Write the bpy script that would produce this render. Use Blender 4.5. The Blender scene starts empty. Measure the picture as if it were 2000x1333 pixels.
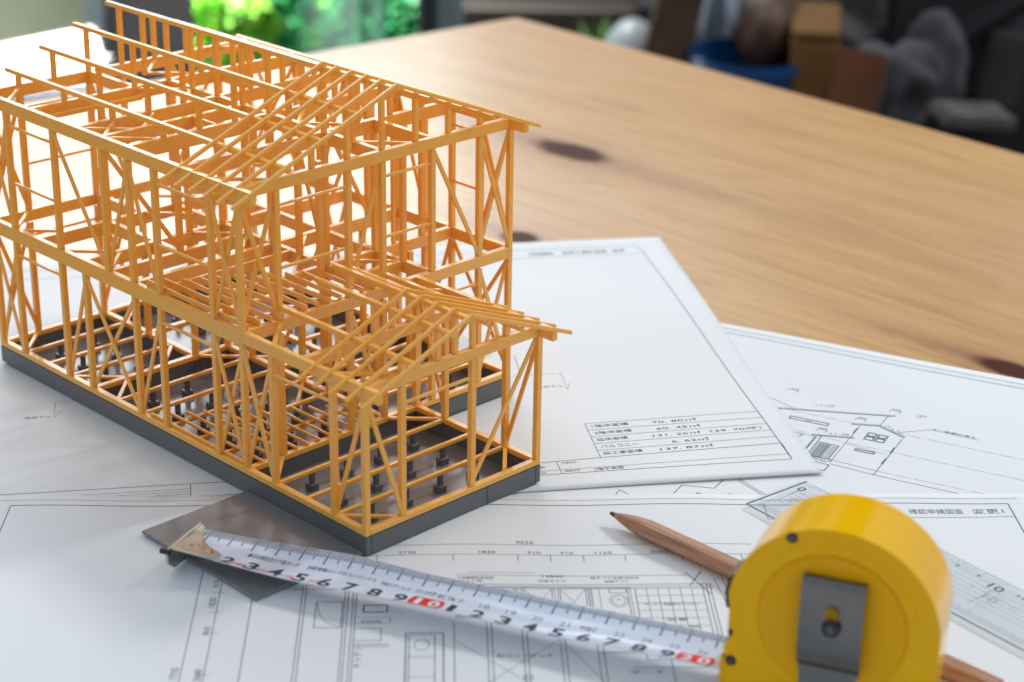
import bpy, bmesh, math, random
from mathutils import Vector, Matrix, noise
random.seed(7)
SC = bpy.context.scene
COL = SC.collection
MM = 0.001
MOD = 18.2                       # one grid module of the 1:50 model, in mm

# ------------------------------------------------------------------ camera
cam_d = bpy.data.cameras.new('camera'); cam = bpy.data.objects.new('camera', cam_d); COL.objects.link(cam)
CAM = Vector((-0.439819, -0.517272, 0.367945))
R = Matrix(((0.7123908, 0.2577825, -0.6527232), (-0.7016187, 0.2817420, -0.6544865), (0.0151844, 0.9242130, 0.3815754)))
cam.matrix_world = Matrix.Translation(CAM) @ R.to_4x4()
cam_d.sensor_width = 36.0; cam_d.lens = 70.893; cam_d.clip_start = 0.02; cam_d.clip_end = 60.0
cam_d.dof.use_dof = True; cam_d.dof.focus_distance = 0.830; cam_d.dof.aperture_fstop = 9.2; cam_d.dof.aperture_blades = 9
SC.camera = cam

# ------------------------------------------------------------------ world, lamps, exposure
W = bpy.data.worlds.new('World'); SC.world = W; W.use_nodes = True
W.node_tree.nodes['Background'].inputs[0].default_value = (0.80, 0.89, 1.0, 1)
W.node_tree.nodes['Background'].inputs[1].default_value = 0.57
SC.view_settings.view_transform = 'Standard'; SC.view_settings.look = 'None'
SC.view_settings.exposure = 0.03; SC.view_settings.gamma = 1.0
SC.cycles.use_denoising = True
SC.cycles.sample_clamp_indirect = 6.0
SC.cycles.max_bounces = 8; SC.cycles.transparent_max_bounces = 16

def lamp(name, pos, target, sx, sy, power, color):
    d = bpy.data.lights.new(name, 'AREA'); d.shape = 'RECTANGLE'; d.size = sx; d.size_y = sy; d.energy = power; d.color = color
    o = bpy.data.objects.new(name, d); COL.objects.link(o)
    o.location = pos; o.rotation_euler = (Vector(target) - Vector(pos)).to_track_quat('-Z', 'Y').to_euler()
    return o
def polar(az, el, dist, c=(0.08, 0.05, 0.0)):
    a, e = math.radians(az), math.radians(el)
    return (c[0] + dist * math.cos(e) * math.cos(a), c[1] + dist * math.cos(e) * math.sin(a), c[2] + dist * math.sin(e))
lamp('side_window_light', polar(-8, 39, 2.0), (0.08, 0.03, 0.0), 0.28, 0.32, 17.0, (1.0, 0.98, 0.95))
lamp('high_window_light', polar(60, 45, 2.1), (0.05, 0.05, 0.0), 0.62, 0.5, 5.0, (0.93, 0.97, 1.0))
lamp('garden_window_light', (1.28, 2.29, 0.95), (0.12, 0.10, 0.0), 2.42, 0.90, 30.0, (0.93, 0.97, 1.0))
lamp('garden_daylight', (0.95, 2.45, 1.5), (1.0, 2.45, -0.5), 2.0, 0.7, 105.0, (1.0, 0.99, 0.94)).data.spread = math.radians(52)

# ------------------------------------------------------------------ object helpers
def tag(o, label=None, cat=None, group=None, kind=None):
    if label: o['label'] = label
    if cat: o['category'] = cat
    if group: o['group'] = group
    if kind: o['kind'] = kind
    return o
def root(name, loc, label, cat, group=None):
    o = bpy.data.objects.new(name, None); COL.objects.link(o); o.location = loc; o.empty_display_size = 0.02
    return tag(o, label, cat, group)
def link(name, me, mat=None, parent=None, smooth=False):
    o = bpy.data.objects.new(name, me); COL.objects.link(o)
    if mat and not me.materials: me.materials.append(mat)
    if smooth: me.polygons.foreach_set('use_smooth', [True] * len(me.polygons))
    if parent:
        o.parent = parent
        if parent.type == 'EMPTY': o.matrix_parent_inverse = Matrix.Translation(-parent.location)
    return o
def bm_obj(name, bm, mat, parent=None, smooth=False):
    me = bpy.data.meshes.new(name); bmesh.ops.recalc_face_normals(bm, faces=bm.faces); bm.to_mesh(me); bm.free()
    return link(name, me, mat, parent, smooth)
def py_obj(name, verts, faces, mat, parent=None, smooth=False):
    me = bpy.data.meshes.new(name); me.from_pydata(verts, [], faces); me.update()
    return link(name, me, mat, parent, smooth)
def smooth_by_angle(o, ang=35):
    me = o.data; me.polygons.foreach_set('use_smooth', [True] * len(me.polygons))
    bm = bmesh.new(); bm.from_mesh(me)
    for e in bm.edges:
        e.smooth = not (len(e.link_faces) == 2 and e.calc_face_angle(0) > math.radians(ang))
    bm.to_mesh(me); bm.free()
def bevel_bm(bm, w, seg=1):
    if w > 0: bmesh.ops.bevel(bm, geom=list(bm.edges), offset=w, segments=seg, affect='EDGES', clamp_overlap=True)
def add_box(bm, lo, hi):
    vs = [bm.verts.new((x, y, z)) for x in (lo[0], hi[0]) for y in (lo[1], hi[1]) for z in (lo[2], hi[2])]
    for f in ((0, 1, 3, 2), (4, 6, 7, 5), (0, 4, 5, 1), (2, 3, 7, 6), (0, 2, 6, 4), (1, 5, 7, 3)): bm.faces.new([vs[i] for i in f])
def add_cyl(bm, p0, p1, r0, r1=None, seg=20, cap=True):
    r1 = r0 if r1 is None else r1
    p0, p1 = Vector(p0), Vector(p1); q = (p1 - p0).to_track_quat('Z', 'Y')
    a = [bm.verts.new(p0 + q @ Vector((r0 * math.cos(t), r0 * math.sin(t), 0))) for t in [2 * math.pi * i / seg for i in range(seg)]]
    b = [bm.verts.new(p1 + q @ Vector((r1 * math.cos(t), r1 * math.sin(t), 0))) for t in [2 * math.pi * i / seg for i in range(seg)]]
    for i in range(seg): bm.faces.new((a[i], a[(i + 1) % seg], b[(i + 1) % seg], b[i]))
    if cap: bm.faces.new(a[::-1]); bm.faces.new(b)
def box_obj(name, lo, hi, mat, parent=None, bev=0.0, seg=1):
    bm = bmesh.new(); add_box(bm, lo, hi); bevel_bm(bm, bev, seg); return bm_obj(name, bm, mat, parent)
def stick(name, p0, p1, w, h, mat, parent, bev=None, side=None):
    """a square-sawn member from p0 to p1 (metres); w = width across 'side', h = depth"""
    p0, p1 = Vector(p0), Vector(p1); ax = (p1 - p0); ln = ax.length; ax.normalize()
    sd = Vector(side) if side else ax.cross(Vector((0, 0, 1)))
    if sd.length < 1e-4: sd = Vector((1, 0, 0))
    sd = (sd - ax * sd.dot(ax)).normalized(); up = ax.cross(sd)
    bm = bmesh.new(); add_box(bm, (-ln / 2, -w / 2, -h / 2), (ln / 2, w / 2, h / 2)); bevel_bm(bm, 0.00016 if bev is None else bev)
    me = bpy.data.meshes.new(name); bmesh.ops.recalc_face_normals(bm, faces=bm.faces); bm.to_mesh(me); bm.free()
    M = Matrix((ax, sd, up)).transposed().to_4x4(); M.translation = (p0 + p1) / 2
    me.transform(M); me.materials.append(mat)
    return link(name, me, None, parent)

# ------------------------------------------------------------------ materials
def nodes(name):
    m = bpy.data.materials.new(name); m.use_nodes = True; nt = m.node_tree
    return m, nt, nt.nodes['Principled BSDF']
def basic(name, col, rough=0.5, spec=0.5, metal=0.0, noise_scale=0.0, amount=0.08, bump=0.0, coat=0.0, sss=0.0, sss_r=(1, .4, .15), rough_var=0.0):
    m, nt, b = nodes(name); N = nt.nodes; Lk = nt.links
    b.inputs['Base Color'].default_value = (*col, 1); b.inputs['Roughness'].default_value = rough
    b.inputs['Specular IOR Level'].default_value = spec; b.inputs['Metallic'].default_value = metal
    b.inputs['Coat Weight'].default_value = coat; b.inputs['Coat Roughness'].default_value = 0.12
    if sss:
        b.inputs['Subsurface Weight'].default_value = sss; b.inputs['Subsurface Radius'].default_value = sss_r; b.inputs['Subsurface Scale'].default_value = 0.0016
    if noise_scale:
        tc = N.new('ShaderNodeTexCoord'); n = N.new('ShaderNodeTexNoise'); n.inputs['Scale'].default_value = noise_scale; n.inputs['Detail'].default_value = 5
        Lk.new(tc.outputs['Object'], n.inputs['Vector'])
        r = N.new('ShaderNodeMapRange'); r.inputs['From Min'].default_value = .25; r.inputs['From Max'].default_value = .75
        r.inputs['To Min'].default_value = 1 - amount; r.inputs['To Max'].default_value = 1 + amount; Lk.new(n.outputs['Fac'], r.inputs['Value'])
        mx = N.new('ShaderNodeVectorMath'); mx.operation = 'SCALE'; mx.inputs[0].default_value = col; Lk.new(r.outputs['Result'], mx.inputs['Scale'])
        Lk.new(mx.outputs['Vector'], b.inputs['Base Color'])
        if rough_var:
            rr = N.new('ShaderNodeMapRange'); rr.inputs['From Min'].default_value = .3; rr.inputs['From Max'].default_value = .7
            rr.inputs['To Min'].default_value = max(.02, rough - rough_var); rr.inputs['To Max'].default_value = rough + rough_var
            n2 = N.new('ShaderNodeTexNoise'); n2.inputs['Scale'].default_value = noise_scale * .3; n2.inputs['Detail'].default_value = 6; Lk.new(tc.outputs['Object'], n2.inputs['Vector'])
            Lk.new(n2.outputs['Fac'], rr.inputs['Value']); Lk.new(rr.outputs['Result'], b.inputs['Roughness'])
        if bump:
            bp = N.new('ShaderNodeBump'); bp.inputs['Strength'].default_value = bump; bp.inputs['Distance'].default_value = 0.0002
            Lk.new(n.outputs['Fac'], bp.inputs['Height']); Lk.new(bp.outputs['Normal'], b.inputs['Normal'])
    return m
M_frame = basic('orange_plastic', (1.0, 0.495, 0.088), 0.22, 0.5, noise_scale=260, amount=0.04, bump=0.10, coat=0.15, sss=0.45)
M_grey = basic('grey_plastic', (0.13, 0.133, 0.137), 0.30, 0.5, noise_scale=900, amount=0.02, bump=0.03)
M_slab = basic('grey_plastic_slab', (0.20, 0.203, 0.21), 0.20, 0.6, noise_scale=160, amount=0.05, bump=0.06, rough_var=.06)
M_ink = basic('black_ink', (0.035, 0.045, 0.055), 0.6, 0.3)
M_inkg = basic('grey_ink', (0.20, 0.24, 0.28), 0.6, 0.3)
M_inkt = basic('thin_ink', (0.10, 0.13, 0.16), 0.6, 0.3)
M_yellow = basic('yellow_plastic', (0.92, 0.50, 0.0), 0.16, 0.22, noise_scale=120, amount=0.03, bump=0.05)
M_yellow2 = basic('yellow_textured_plastic', (0.88, 0.45, 0.0), 0.38, 0.25, noise_scale=2500, amount=0.04, bump=0.6)
M_steel = basic('brushed_steel', (0.18, 0.175, 0.17), 0.18, 0.5, metal=1.0, noise_scale=300, amount=0.08, bump=0.1)
M_nickel = basic('nickel_hook', (0.56, 0.60, 0.55), 0.38, 0.5, metal=1.0, noise_scale=200, amount=0.06)
M_copper = basic('rivet_metal', (0.72, 0.52, 0.38), 0.15, 0.5, metal=1.0)
M_dark = basic('dark_plastic', (0.02, 0.022, 0.026), 0.35, 0.5)
M_bladew = basic('blade_white_enamel', (0.67, 0.75, 0.89), 0.24, 0.5, noise_scale=60, amount=0.03, coat=0.4)
M_bladeu = basic('blade_underside', (0.45, 0.47, 0.48), 0.35, 0.5)
M_red = basic('red_ink', (0.72, 0.02, 0.015), 0.4, 0.4)
M_pink = basic('light_red_ink', (0.75, 0.16, 0.16), 0.4, 0.4)
M_whiteink = basic('white_ink', (0.75, 0.78, 0.84), 0.4, 0.4)
M_graphite = basic('graphite', (0.03, 0.028, 0.03), 0.35, 0.6)

def paper_mat():
    m, nt, b = nodes('white_paper'); N = nt.nodes; Lk = nt.links
    b.inputs['Roughness'].default_value = 0.55; b.inputs['Specular IOR Level'].default_value = 0.35
    tc = N.new('ShaderNodeTexCoord'); n = N.new('ShaderNodeTexNoise'); n.inputs['Scale'].default_value = 1400; n.inputs['Detail'].default_value = 6
    n2 = N.new('ShaderNodeTexNoise'); n2.inputs['Scale'].default_value = 9; n2.inputs['Detail'].default_value = 3
    Lk.new(tc.outputs['Object'], n.inputs['Vector']); Lk.new(tc.outputs['Object'], n2.inputs['Vector'])
    cr = N.new('ShaderNodeValToRGB'); cr.color_ramp.elements[0].position = .3; cr.color_ramp.elements[1].position = .7
    cr.color_ramp.elements[0].color = (0.76, 0.785, 0.80, 1); cr.color_ramp.elements[1].color = (0.80, 0.825, 0.84, 1)
    Lk.new(n2.outputs['Fac'], cr.inputs['Fac']); Lk.new(cr.outputs['Color'], b.inputs['Base Color'])
    bp = N.new('ShaderNodeBump'); bp.inputs['Strength'].default_value = .15; bp.inputs['Distance'].default_value = .0001
    Lk.new(n.outputs['Fac'], bp.inputs['Height']); Lk.new(bp.outputs['Normal'], b.inputs['Normal'])
    return m
M_paper = paper_mat()

def wood_table_mat():
    m, nt, b = nodes('pine_wood'); N = nt.nodes; Lk = nt.links
    tc = N.new('ShaderNodeTexCoord')
    def vm(op, a, c=None, s=None):
        n = N.new('ShaderNodeVectorMath'); n.operation = op
        for i, v in enumerate((a, c)):
            if v is None: continue
            if isinstance(v, tuple): n.inputs[i].default_value = v
            else: Lk.new(v, n.inputs[i])
        if s is not None:
            if isinstance(s, float): n.inputs['Scale'].default_value = s
            else: Lk.new(s, n.inputs['Scale'])
        return n
    def ma(op, a, c=0.0, clamp=False):
        n = N.new('ShaderNodeMath'); n.operation = op; n.use_clamp = clamp
        for i, v in enumerate((a, c)):
            if isinstance(v, (int, float)): n.inputs[i].default_value = v
            else: Lk.new(v, n.inputs[i])
        return n.outputs[0]
    P = tc.outputs['Object']
    knots = [((0.437, 0.312), 0.027, 0.013), ((0.300, 0.219), 0.011, 0.009), ((0.340, -0.070), 0.022, 0.008), ((-0.31, 0.52), .016, .012), ((0.60, 0.02), .008, .006)]
    disp = None; masks = []; halos = []; tails = []
    kn = N.new('ShaderNodeTexNoise'); kn.inputs['Scale'].default_value = 60; kn.inputs['Detail'].default_value = 4; Lk.new(P, kn.inputs['Vector'])
    for (kx, ky), rl, rw in knots:
        d = vm('SUBTRACT', P, (kx, ky, 0.0)); s = vm('MULTIPLY', d.outputs[0], (1 / rw, 1 / rl, 0.0))
        ln = ma('ADD', vm('LENGTH', s.outputs[0]).outputs['Value'], ma('MULTIPLY', kn.outputs['Fac'], .5)); ln = ma('SUBTRACT', ln, .25)
        mk = N.new('ShaderNodeMapRange'); mk.interpolation_type = 'SMOOTHSTEP'; mk.inputs['From Min'].default_value = 1.4; mk.inputs['From Max'].default_value = .7; Lk.new(ln, mk.inputs['Value']); masks.append(mk.outputs[0])
        s2 = vm('MULTIPLY', d.outputs[0], (1 / (rw * 1.2), 1 / (rl * 3.2), 0.0)); l2 = vm('LENGTH', s2.outputs[0]).outputs['Value']
        g = ma('POWER', 2.718, ma('MULTIPLY', ma('MULTIPLY', l2, l2), -1.0))
        s3 = vm('MULTIPLY', d.outputs[0], (1 / (rw * .9), 1 / (rl * 5.5), 0.0)); l3 = vm('LENGTH', s3.outputs[0]).outputs['Value']; tails.append(ma('POWER', 2.718, ma('MULTIPLY', ma('MULTIPLY', l3, l3), -1.0)))
        halos.append(ma('POWER', 2.718, ma('MULTIPLY', ln, -0.75)))
        sx = N.new('ShaderNodeSeparateXYZ'); Lk.new(d.outputs[0], sx.inputs[0])
        sgn = ma('TANH', ma('MULTIPLY', sx.outputs[0], 120.0))
        push = ma('MULTIPLY', ma('MULTIPLY', sgn, g), -rw * .9)
        disp = push if disp is None else ma('ADD', disp, push)
    cx = N.new('ShaderNodeCombineXYZ'); Lk.new(disp, cx.inputs[0])
    Q = vm('ADD', P, cx.outputs[0]).outputs[0]
    mp = N.new('ShaderNodeMapping'); mp.inputs['Scale'].default_value = (1.0, 0.055, 1.0); mp.inputs['Rotation'].default_value = (0, 0, math.radians(-3)); Lk.new(Q, mp.inputs['Vector'])
    n1 = N.new('ShaderNodeTexNoise'); n1.inputs['Scale'].default_value = 26; n1.inputs['Detail'].default_value = 5; n1.inputs['Roughness'].default_value = .55; n1.inputs['Distortion'].default_value = .8; Lk.new(mp.outputs[0], n1.inputs['Vector'])
    n2 = N.new('ShaderNodeTexNoise'); n2.inputs['Scale'].default_value = 330; n2.inputs['Detail'].default_value = 4; Lk.new(mp.outputs[0], n2.inputs['Vector'])
    n3 = N.new('ShaderNodeTexNoise'); n3.inputs['Scale'].default_value = 5; n3.inputs['Detail'].default_value = 3; Lk.new(P, n3.inputs['Vector'])
    rings = ma('SINE', ma('MULTIPLY', n1.outputs['Fac'], 42.0))
    rn = ma('ADD', ma('MULTIPLY', rings, .15), .5)
    f = ma('ADD', ma('MULTIPLY', rn, .45), ma('ADD', ma('MULTIPLY', n2.outputs['Fac'], .40), ma('MULTIPLY', n3.outputs['Fac'], .42)))
    cr = N.new('ShaderNodeValToRGB'); e = cr.color_ramp.elements
    e[0].position = .34; e[0].color = (0.44, 0.220, 0.078, 1); e[1].position = .84; e[1].color = (0.72, 0.445, 0.195, 1)
    k = cr.color_ramp.elements.new(.58); k.color = (0.61, 0.345, 0.138, 1)
    Lk.new(f, cr.inputs['Fac'])
    ln_ = N.new('ShaderNodeMapRange'); ln_.interpolation_type = 'SMOOTHSTEP'; ln_.inputs['From Min'].default_value = .55; ln_.inputs['From Max'].default_value = 1.0; ln_.inputs['To Max'].default_value = .42
    Lk.new(ma('SINE', ma('MULTIPLY', n1.outputs['Fac'], 95.0)), ln_.inputs['Value'])
    m0 = N.new('ShaderNodeMix'); m0.data_type = 'RGBA'; Lk.new(ma('MULTIPLY', ln_.outputs[0], n3.outputs['Fac']), m0.inputs['Factor']); Lk.new(cr.outputs['Color'], m0.inputs['A']); m0.inputs['B'].default_value = (.30, .115, .035, 1)
    n4 = N.new('ShaderNodeTexNoise'); n4.inputs['Scale'].default_value = 3.2; n4.inputs['Detail'].default_value = 4; n4.inputs['Distortion'].default_value = .6; Lk.new(P, n4.inputs['Vector'])
    pk = N.new('ShaderNodeMapRange'); pk.inputs['From Min'].default_value = .45; pk.inputs['From Max'].default_value = .72; pk.inputs['To Max'].default_value = .5; Lk.new(n4.outputs['Fac'], pk.inputs['Value'])
    m1 = N.new('ShaderNodeMix'); m1.data_type = 'RGBA'; Lk.new(pk.outputs[0], m1.inputs['Factor']); Lk.new(m0.outputs['Result'], m1.inputs['A']); m1.inputs['B'].default_value = (.66, .40, .24, 1)
    st = tails[0]
    for t_ in tails[1:]: st = ma('MAXIMUM', st, t_)
    m2_ = N.new('ShaderNodeMix'); m2_.data_type = 'RGBA'; Lk.new(ma('MULTIPLY', ma('MULTIPLY', st, n2.outputs['Fac']), .95, True), m2_.inputs['Factor']); Lk.new(m1.outputs['Result'], m2_.inputs['A']); m2_.inputs['B'].default_value = (.24, .10, .05, 1)
    cur = m2_.outputs['Result']
    for h, mk in zip(halos, masks):
        mx = N.new('ShaderNodeMix'); mx.data_type = 'RGBA'; Lk.new(ma('MULTIPLY', h, 1.0, True), mx.inputs['Factor']); Lk.new(cur, mx.inputs['A']); mx.inputs['B'].default_value = (.30, .095, .03, 1)
        my = N.new('ShaderNodeMix'); my.data_type = 'RGBA'; Lk.new(mk, my.inputs['Factor']); Lk.new(mx.outputs['Result'], my.inputs['A']); my.inputs['B'].default_value = (.07, .020, .010, 1)
        cur = my.outputs['Result']
    Lk.new(cur, b.inputs['Base Color'])
    b.inputs['Roughness'].default_value = .42; b.inputs['Specular IOR Level'].default_value = .45
    b.inputs['Coat Roughness'].default_value = .27
    bp = N.new('ShaderNodeBump'); bp.inputs['Strength'].default_value = .35; bp.inputs['Distance'].default_value = .0006
    allk = masks[0]
    for mk in masks[1:]: allk = ma('MAXIMUM', allk, mk)
    rgh = N.new('ShaderNodeMapRange'); rgh.inputs['To Min'].default_value = .42; rgh.inputs['To Max'].default_value = .50; Lk.new(allk, rgh.inputs['Value']); Lk.new(rgh.outputs[0], b.inputs['Roughness'])
    sv = N.new('ShaderNodeMapRange'); sv.inputs['To Min'].default_value = .45; sv.inputs['To Max'].default_value = .12; Lk.new(allk, sv.inputs['Value']); Lk.new(sv.outputs[0], b.inputs['Specular IOR Level'])
    cw = N.new('ShaderNodeMapRange'); cw.inputs['To Min'].default_value = .75; cw.inputs['To Max'].default_value = 0; Lk.new(allk, cw.inputs['Value']); Lk.new(cw.outputs[0], b.inputs['Coat Weight'])
    Lk.new(ma('SUBTRACT', ma('ADD', rn, n2.outputs['Fac']), ma('MULTIPLY', allk, 2.5)), bp.inputs['Height']); Lk.new(bp.outputs['Normal'], b.inputs['Normal'])
    return m
M_table = wood_table_mat()

def pencil_mat():
    m, nt, b = nodes('cedar_wood'); N = nt.nodes; Lk = nt.links
    tc = N.new('ShaderNodeTexCoord'); mp = N.new('ShaderNodeMapping'); mp.inputs['Scale'].default_value = (1, .06, 1); Lk.new(tc.outputs['Object'], mp.inputs['Vector'])
    n = N.new('ShaderNodeTexNoise'); n.inputs['Scale'].default_value = 900; n.inputs['Detail'].default_value = 5; Lk.new(mp.outputs[0], n.inputs['Vector'])
    cr = N.new('ShaderNodeValToRGB'); e = cr.color_ramp.elements; e[0].position = .3; e[0].color = (.34, .155, .085, 1); e[1].position = .72; e[1].color = (.58, .32, .20, 1)
    Lk.new(n.outputs['Fac'], cr.inputs['Fac']); Lk.new(cr.outputs['Color'], b.inputs['Base Color']); b.inputs['Roughness'].default_value = .55
    bp = N.new('ShaderNodeBump'); bp.inputs['Strength'].default_value = .4; bp.inputs['Distance'].default_value = .0001; Lk.new(n.outputs['Fac'], bp.inputs['Height']); Lk.new(bp.outputs[0], b.inputs['Normal'])
    return m
M_pencil = pencil_mat()

def clear_mat(name, tint, dens):
    m, nt, b = nodes(name); N = nt.nodes; Lk = nt.links; N.remove(b)
    t = N.new('ShaderNodeBsdfTransparent'); t.inputs[0].default_value = (*tint, 1)
    g = N.new('ShaderNodeBsdfGlossy'); g.inputs['Roughness'].default_value = .04
    d = N.new('ShaderNodeBsdfDiffuse'); d.inputs[0].default_value = (.75, .8, .84, 1)
    fr = N.new('ShaderNodeLayerWeight'); fr.inputs['Blend'].default_value = .5
    pw = N.new('ShaderNodeMath'); pw.operation = 'POWER'; pw.inputs[1].default_value = 4.0; Lk.new(fr.outputs['Facing'], pw.inputs[0])
    ml = N.new('ShaderNodeMath'); ml.operation = 'MULTIPLY'; ml.inputs[1].default_value = .35; Lk.new(pw.outputs[0], ml.inputs[0])
    mx = N.new('ShaderNodeMixShader'); Lk.new(ml.outputs[0], mx.inputs[0]); Lk.new(t.outputs[0], mx.inputs[1]); Lk.new(g.outputs[0], mx.inputs[2])
    m2 = N.new('ShaderNodeMixShader'); m2.inputs[0].default_value = dens; Lk.new(mx.outputs[0], m2.inputs[1]); Lk.new(d.outputs[0], m2.inputs[2])
    Lk.new(m2.outputs[0], N['Material Output'].inputs[0])
    return m
M_clear = clear_mat('clear_acrylic', (.97, .98, .985), .02)
M_edge = basic('acrylic_edge', (.22, .26, .28), .12, .6)

# ------------------------------------------------------------------ table
TZ = -1.5 * MM
def table():
    c = Vector((.666, .592)); e1 = Vector((-.040, -.9992)); e2 = Vector((-.995, .098))
    pts = [c, c + e2 * 1.7, c + e2 * 1.7 + e1 * 1.75, c + e1 * 1.75]
    t = root('table', (-.15, -.25, -.72), 'light pine table with dark knots under the drawings and house model', 'table')
    bm = bmesh.new()
    lo = [bm.verts.new((p.x, p.y, TZ - .032)) for p in pts]; hi = [bm.verts.new((p.x, p.y, TZ)) for p in pts]
    bm.faces.new(hi); bm.faces.new(lo[::-1])
    for i in range(4): bm.faces.new((lo[i], lo[(i + 1) % 4], hi[(i + 1) % 4], hi[i]))
    bevel_bm(bm, .004, 3)
    o = bm_obj('table_top', bm, M_table, t, smooth=False); smooth_by_angle(o, 40)
    cen = sum(pts, Vector((0, 0))) / 4
    for p in pts:
        q = p + (cen - p) * .09
        bm = bmesh.new(); add_box(bm, (q.x - .03, q.y - .03, -.72), (q.x + .03, q.y + .03, TZ - .033)); bevel_bm(bm, .003); bm_obj('leg', bm, M_table, t)
table()

# ------------------------------------------------------------------ drawing sheets
def sstep(a, b, x):
    t = max(0., min(1., (x - a) / (b - a))); return t * t * (3 - 2 * t)
SH = {'A': (Vector((-158.2, 167.2)), Vector((.8167, -.5771)).normalized()),
      'B': (Vector((283.4, 65.2)), Vector((.333, -.943)).normalized()),
      'C': (Vector((-76.6, 126.6)), Vector((.7363, -.6769)).normalized())}
def sheet_z(s, x, y):
    if s == 'B': return -1.25 + .25 * sstep(150, 230, x) + .12 * math.sin(x * .045)
    if s == 'A':
        z = -.95
        z += .7 * sstep(230, 400, x) * sstep(38, 0, y) + .5 * sstep(300, 420, x) * (1 + math.sin(y * .035 + 1)) * sstep(0, 60, y)
        return z
    z = -.42 + .36 * math.sin(x * .075 + .6) * sstep(120, 20, -y) + .1 * math.sin(x * .03 + y * .05)
    return z + 1.2 * sstep(300, 400, x) * sstep(120, 0, -y) * .4
def sp(s, x, y, dz=0.0):
    o, ex = SH[s]; ey = Vector((-ex.y, ex.x)); p = o + ex * x + ey * y
    return (p.x * MM, p.y * MM, (sheet_z(s, x, y) + dz) * MM)
def sheet(s, x0, x1, y0, y1, name, label, step=5.):
    r = root(name, sp(s, (x0 + x1) / 2, (y0 + y1) / 2), label, 'paper drawing', 'architectural drawings spread on the table')
    nx, ny = int((x1 - x0) / step), int((y1 - y0) / step)
    V = []; F = []
    for dz in (0.0, -0.11):
        for j in range(ny + 1):
            for i in range(nx + 1):
                V.append(sp(s, x0 + (x1 - x0) * i / nx, y0 + (y1 - y0) * j / ny, dz))
    n = (nx + 1) * (ny + 1)
    for j in range(ny):
        for i in range(nx):
            a = j * (nx + 1) + i; F.append((a, a + 1, a + nx + 2, a + nx + 1)); F.append((n + a, n + a + nx + 1, n + a + nx + 2, n + a + 1))
    for i in range(nx):
        a = i; F.append((a, n + a, n + a + 1, a + 1)); a = ny * (nx + 1) + i; F.append((a, a + 1, n + a + 1, n + a))
    for j in range(ny):
        a = j * (nx + 1); F.append((a, a + nx + 1, n + a + nx + 1, n + a)); a += nx; F.append((a, n + a, n + a + nx + 1, a + nx + 1))
    py_obj('sheet', V, F, M_paper, r, smooth=True)
    return r
class Lines:
    def __init__(self, s): self.s = s; self.V = []; self.F = []
    def seg(self, a, b, w=.25, dz=.05):
        a, b = Vector(a), Vector(b); d = b - a; L = d.length
        if L < 1e-6: return
        n = max(1, int(L / 6)); u = d / L; nn = Vector((-u.y, u.x)) * w / 2
        k = len(self.V)
        for i in range(n + 1):
            p = a + d * i / n
            self.V += [sp(self.s, *(p + nn), dz), sp(self.s, *(p - nn), dz)]
        for i in range(n): self.F.append((k + 2 * i, k + 2 * i + 1, k + 2 * i + 3, k + 2 * i + 2))
    def poly(self, pts, w=.25, closed=False):
        for p, q in zip(pts, pts[1:] + ([pts[0]] if closed else [])): self.seg(p, q, w)
    def rect(self, x0, y0, x1, y1, w=.25): self.poly([(x0, y0), (x1, y0), (x1, y1), (x0, y1)], w, True)
    def dash(self, a, b, w=.2, pat=(1.2, .8)):
        a, b = Vector(a), Vector(b); L = (b - a).length; u = (b - a) / L; t = 0; i = 0
        while t < L:
            e = min(L, t + pat[i % len(pat)])
            if i % 2 == 0: self.seg(a + u * t, a + u * e, w)
            t = e; i += 1
    def circle(self, c, rx, ry, w=.2, n=20, a0=0, a1=360):
        self.poly([(c[0] + rx * math.cos(math.radians(a0 + (a1 - a0) * i / n)), c[1] + ry * math.sin(math.radians(a0 + (a1 - a0) * i / n))) for i in range(n + 1)], w)
    def build(self, name, mat, parent):
        o = py_obj(name, self.V, self.F, mat, parent); o['kind'] = 'stuff'; return o
_tc = {}
def text_mesh(txt, bold=0.0):
    key = (txt, bold)
    if key in _tc: return _tc[key]
    c = bpy.data.curves.new('text', 'FONT'); c.body = txt; c.size = 1.0; c.resolution_u = 3; c.offset = bold
    o = bpy.data.objects.new('text', c); COL.objects.link(o)
    bpy.context.view_layer.update(); dg = bpy.context.evaluated_depsgraph_get()
    me = o.evaluated_get(dg).to_mesh()
    V = [tuple(v.co[:2]) for v in me.vertices]; F = [tuple(p.vertices) for p in me.polygons]
    bpy.data.objects.remove(o); bpy.data.curves.remove(c)
    x0 = min(v[0] for v in V); x1 = max(v[0] for v in V); y0 = min(v[1] for v in V); y1 = max(v[1] for v in V)
    _tc[key] = (V, F, x0, x1, y0, y1); return _tc[key]
def text(s, txt, a, b, h, parent, mat=None, name='printed_text', bold=0.0):
    """lettering from point a to point b on the sheet, h mm high"""
    V, F, x0, x1, y0, y1 = text_mesh(txt, bold)
    a, b = Vector(a), Vector(b); u = (b - a).normalized(); n = Vector((-u.y, u.x)); W = (b - a).length
    out = []
    for x, y in V:
        p = a + u * ((x - x0) / (x1 - x0) * W) + n * ((y - y0) / (y1 - y0) * h); out.append(sp(s, p.x, p.y, .055))
    return py_obj(name, out, F, mat or M_ink, parent)

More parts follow.
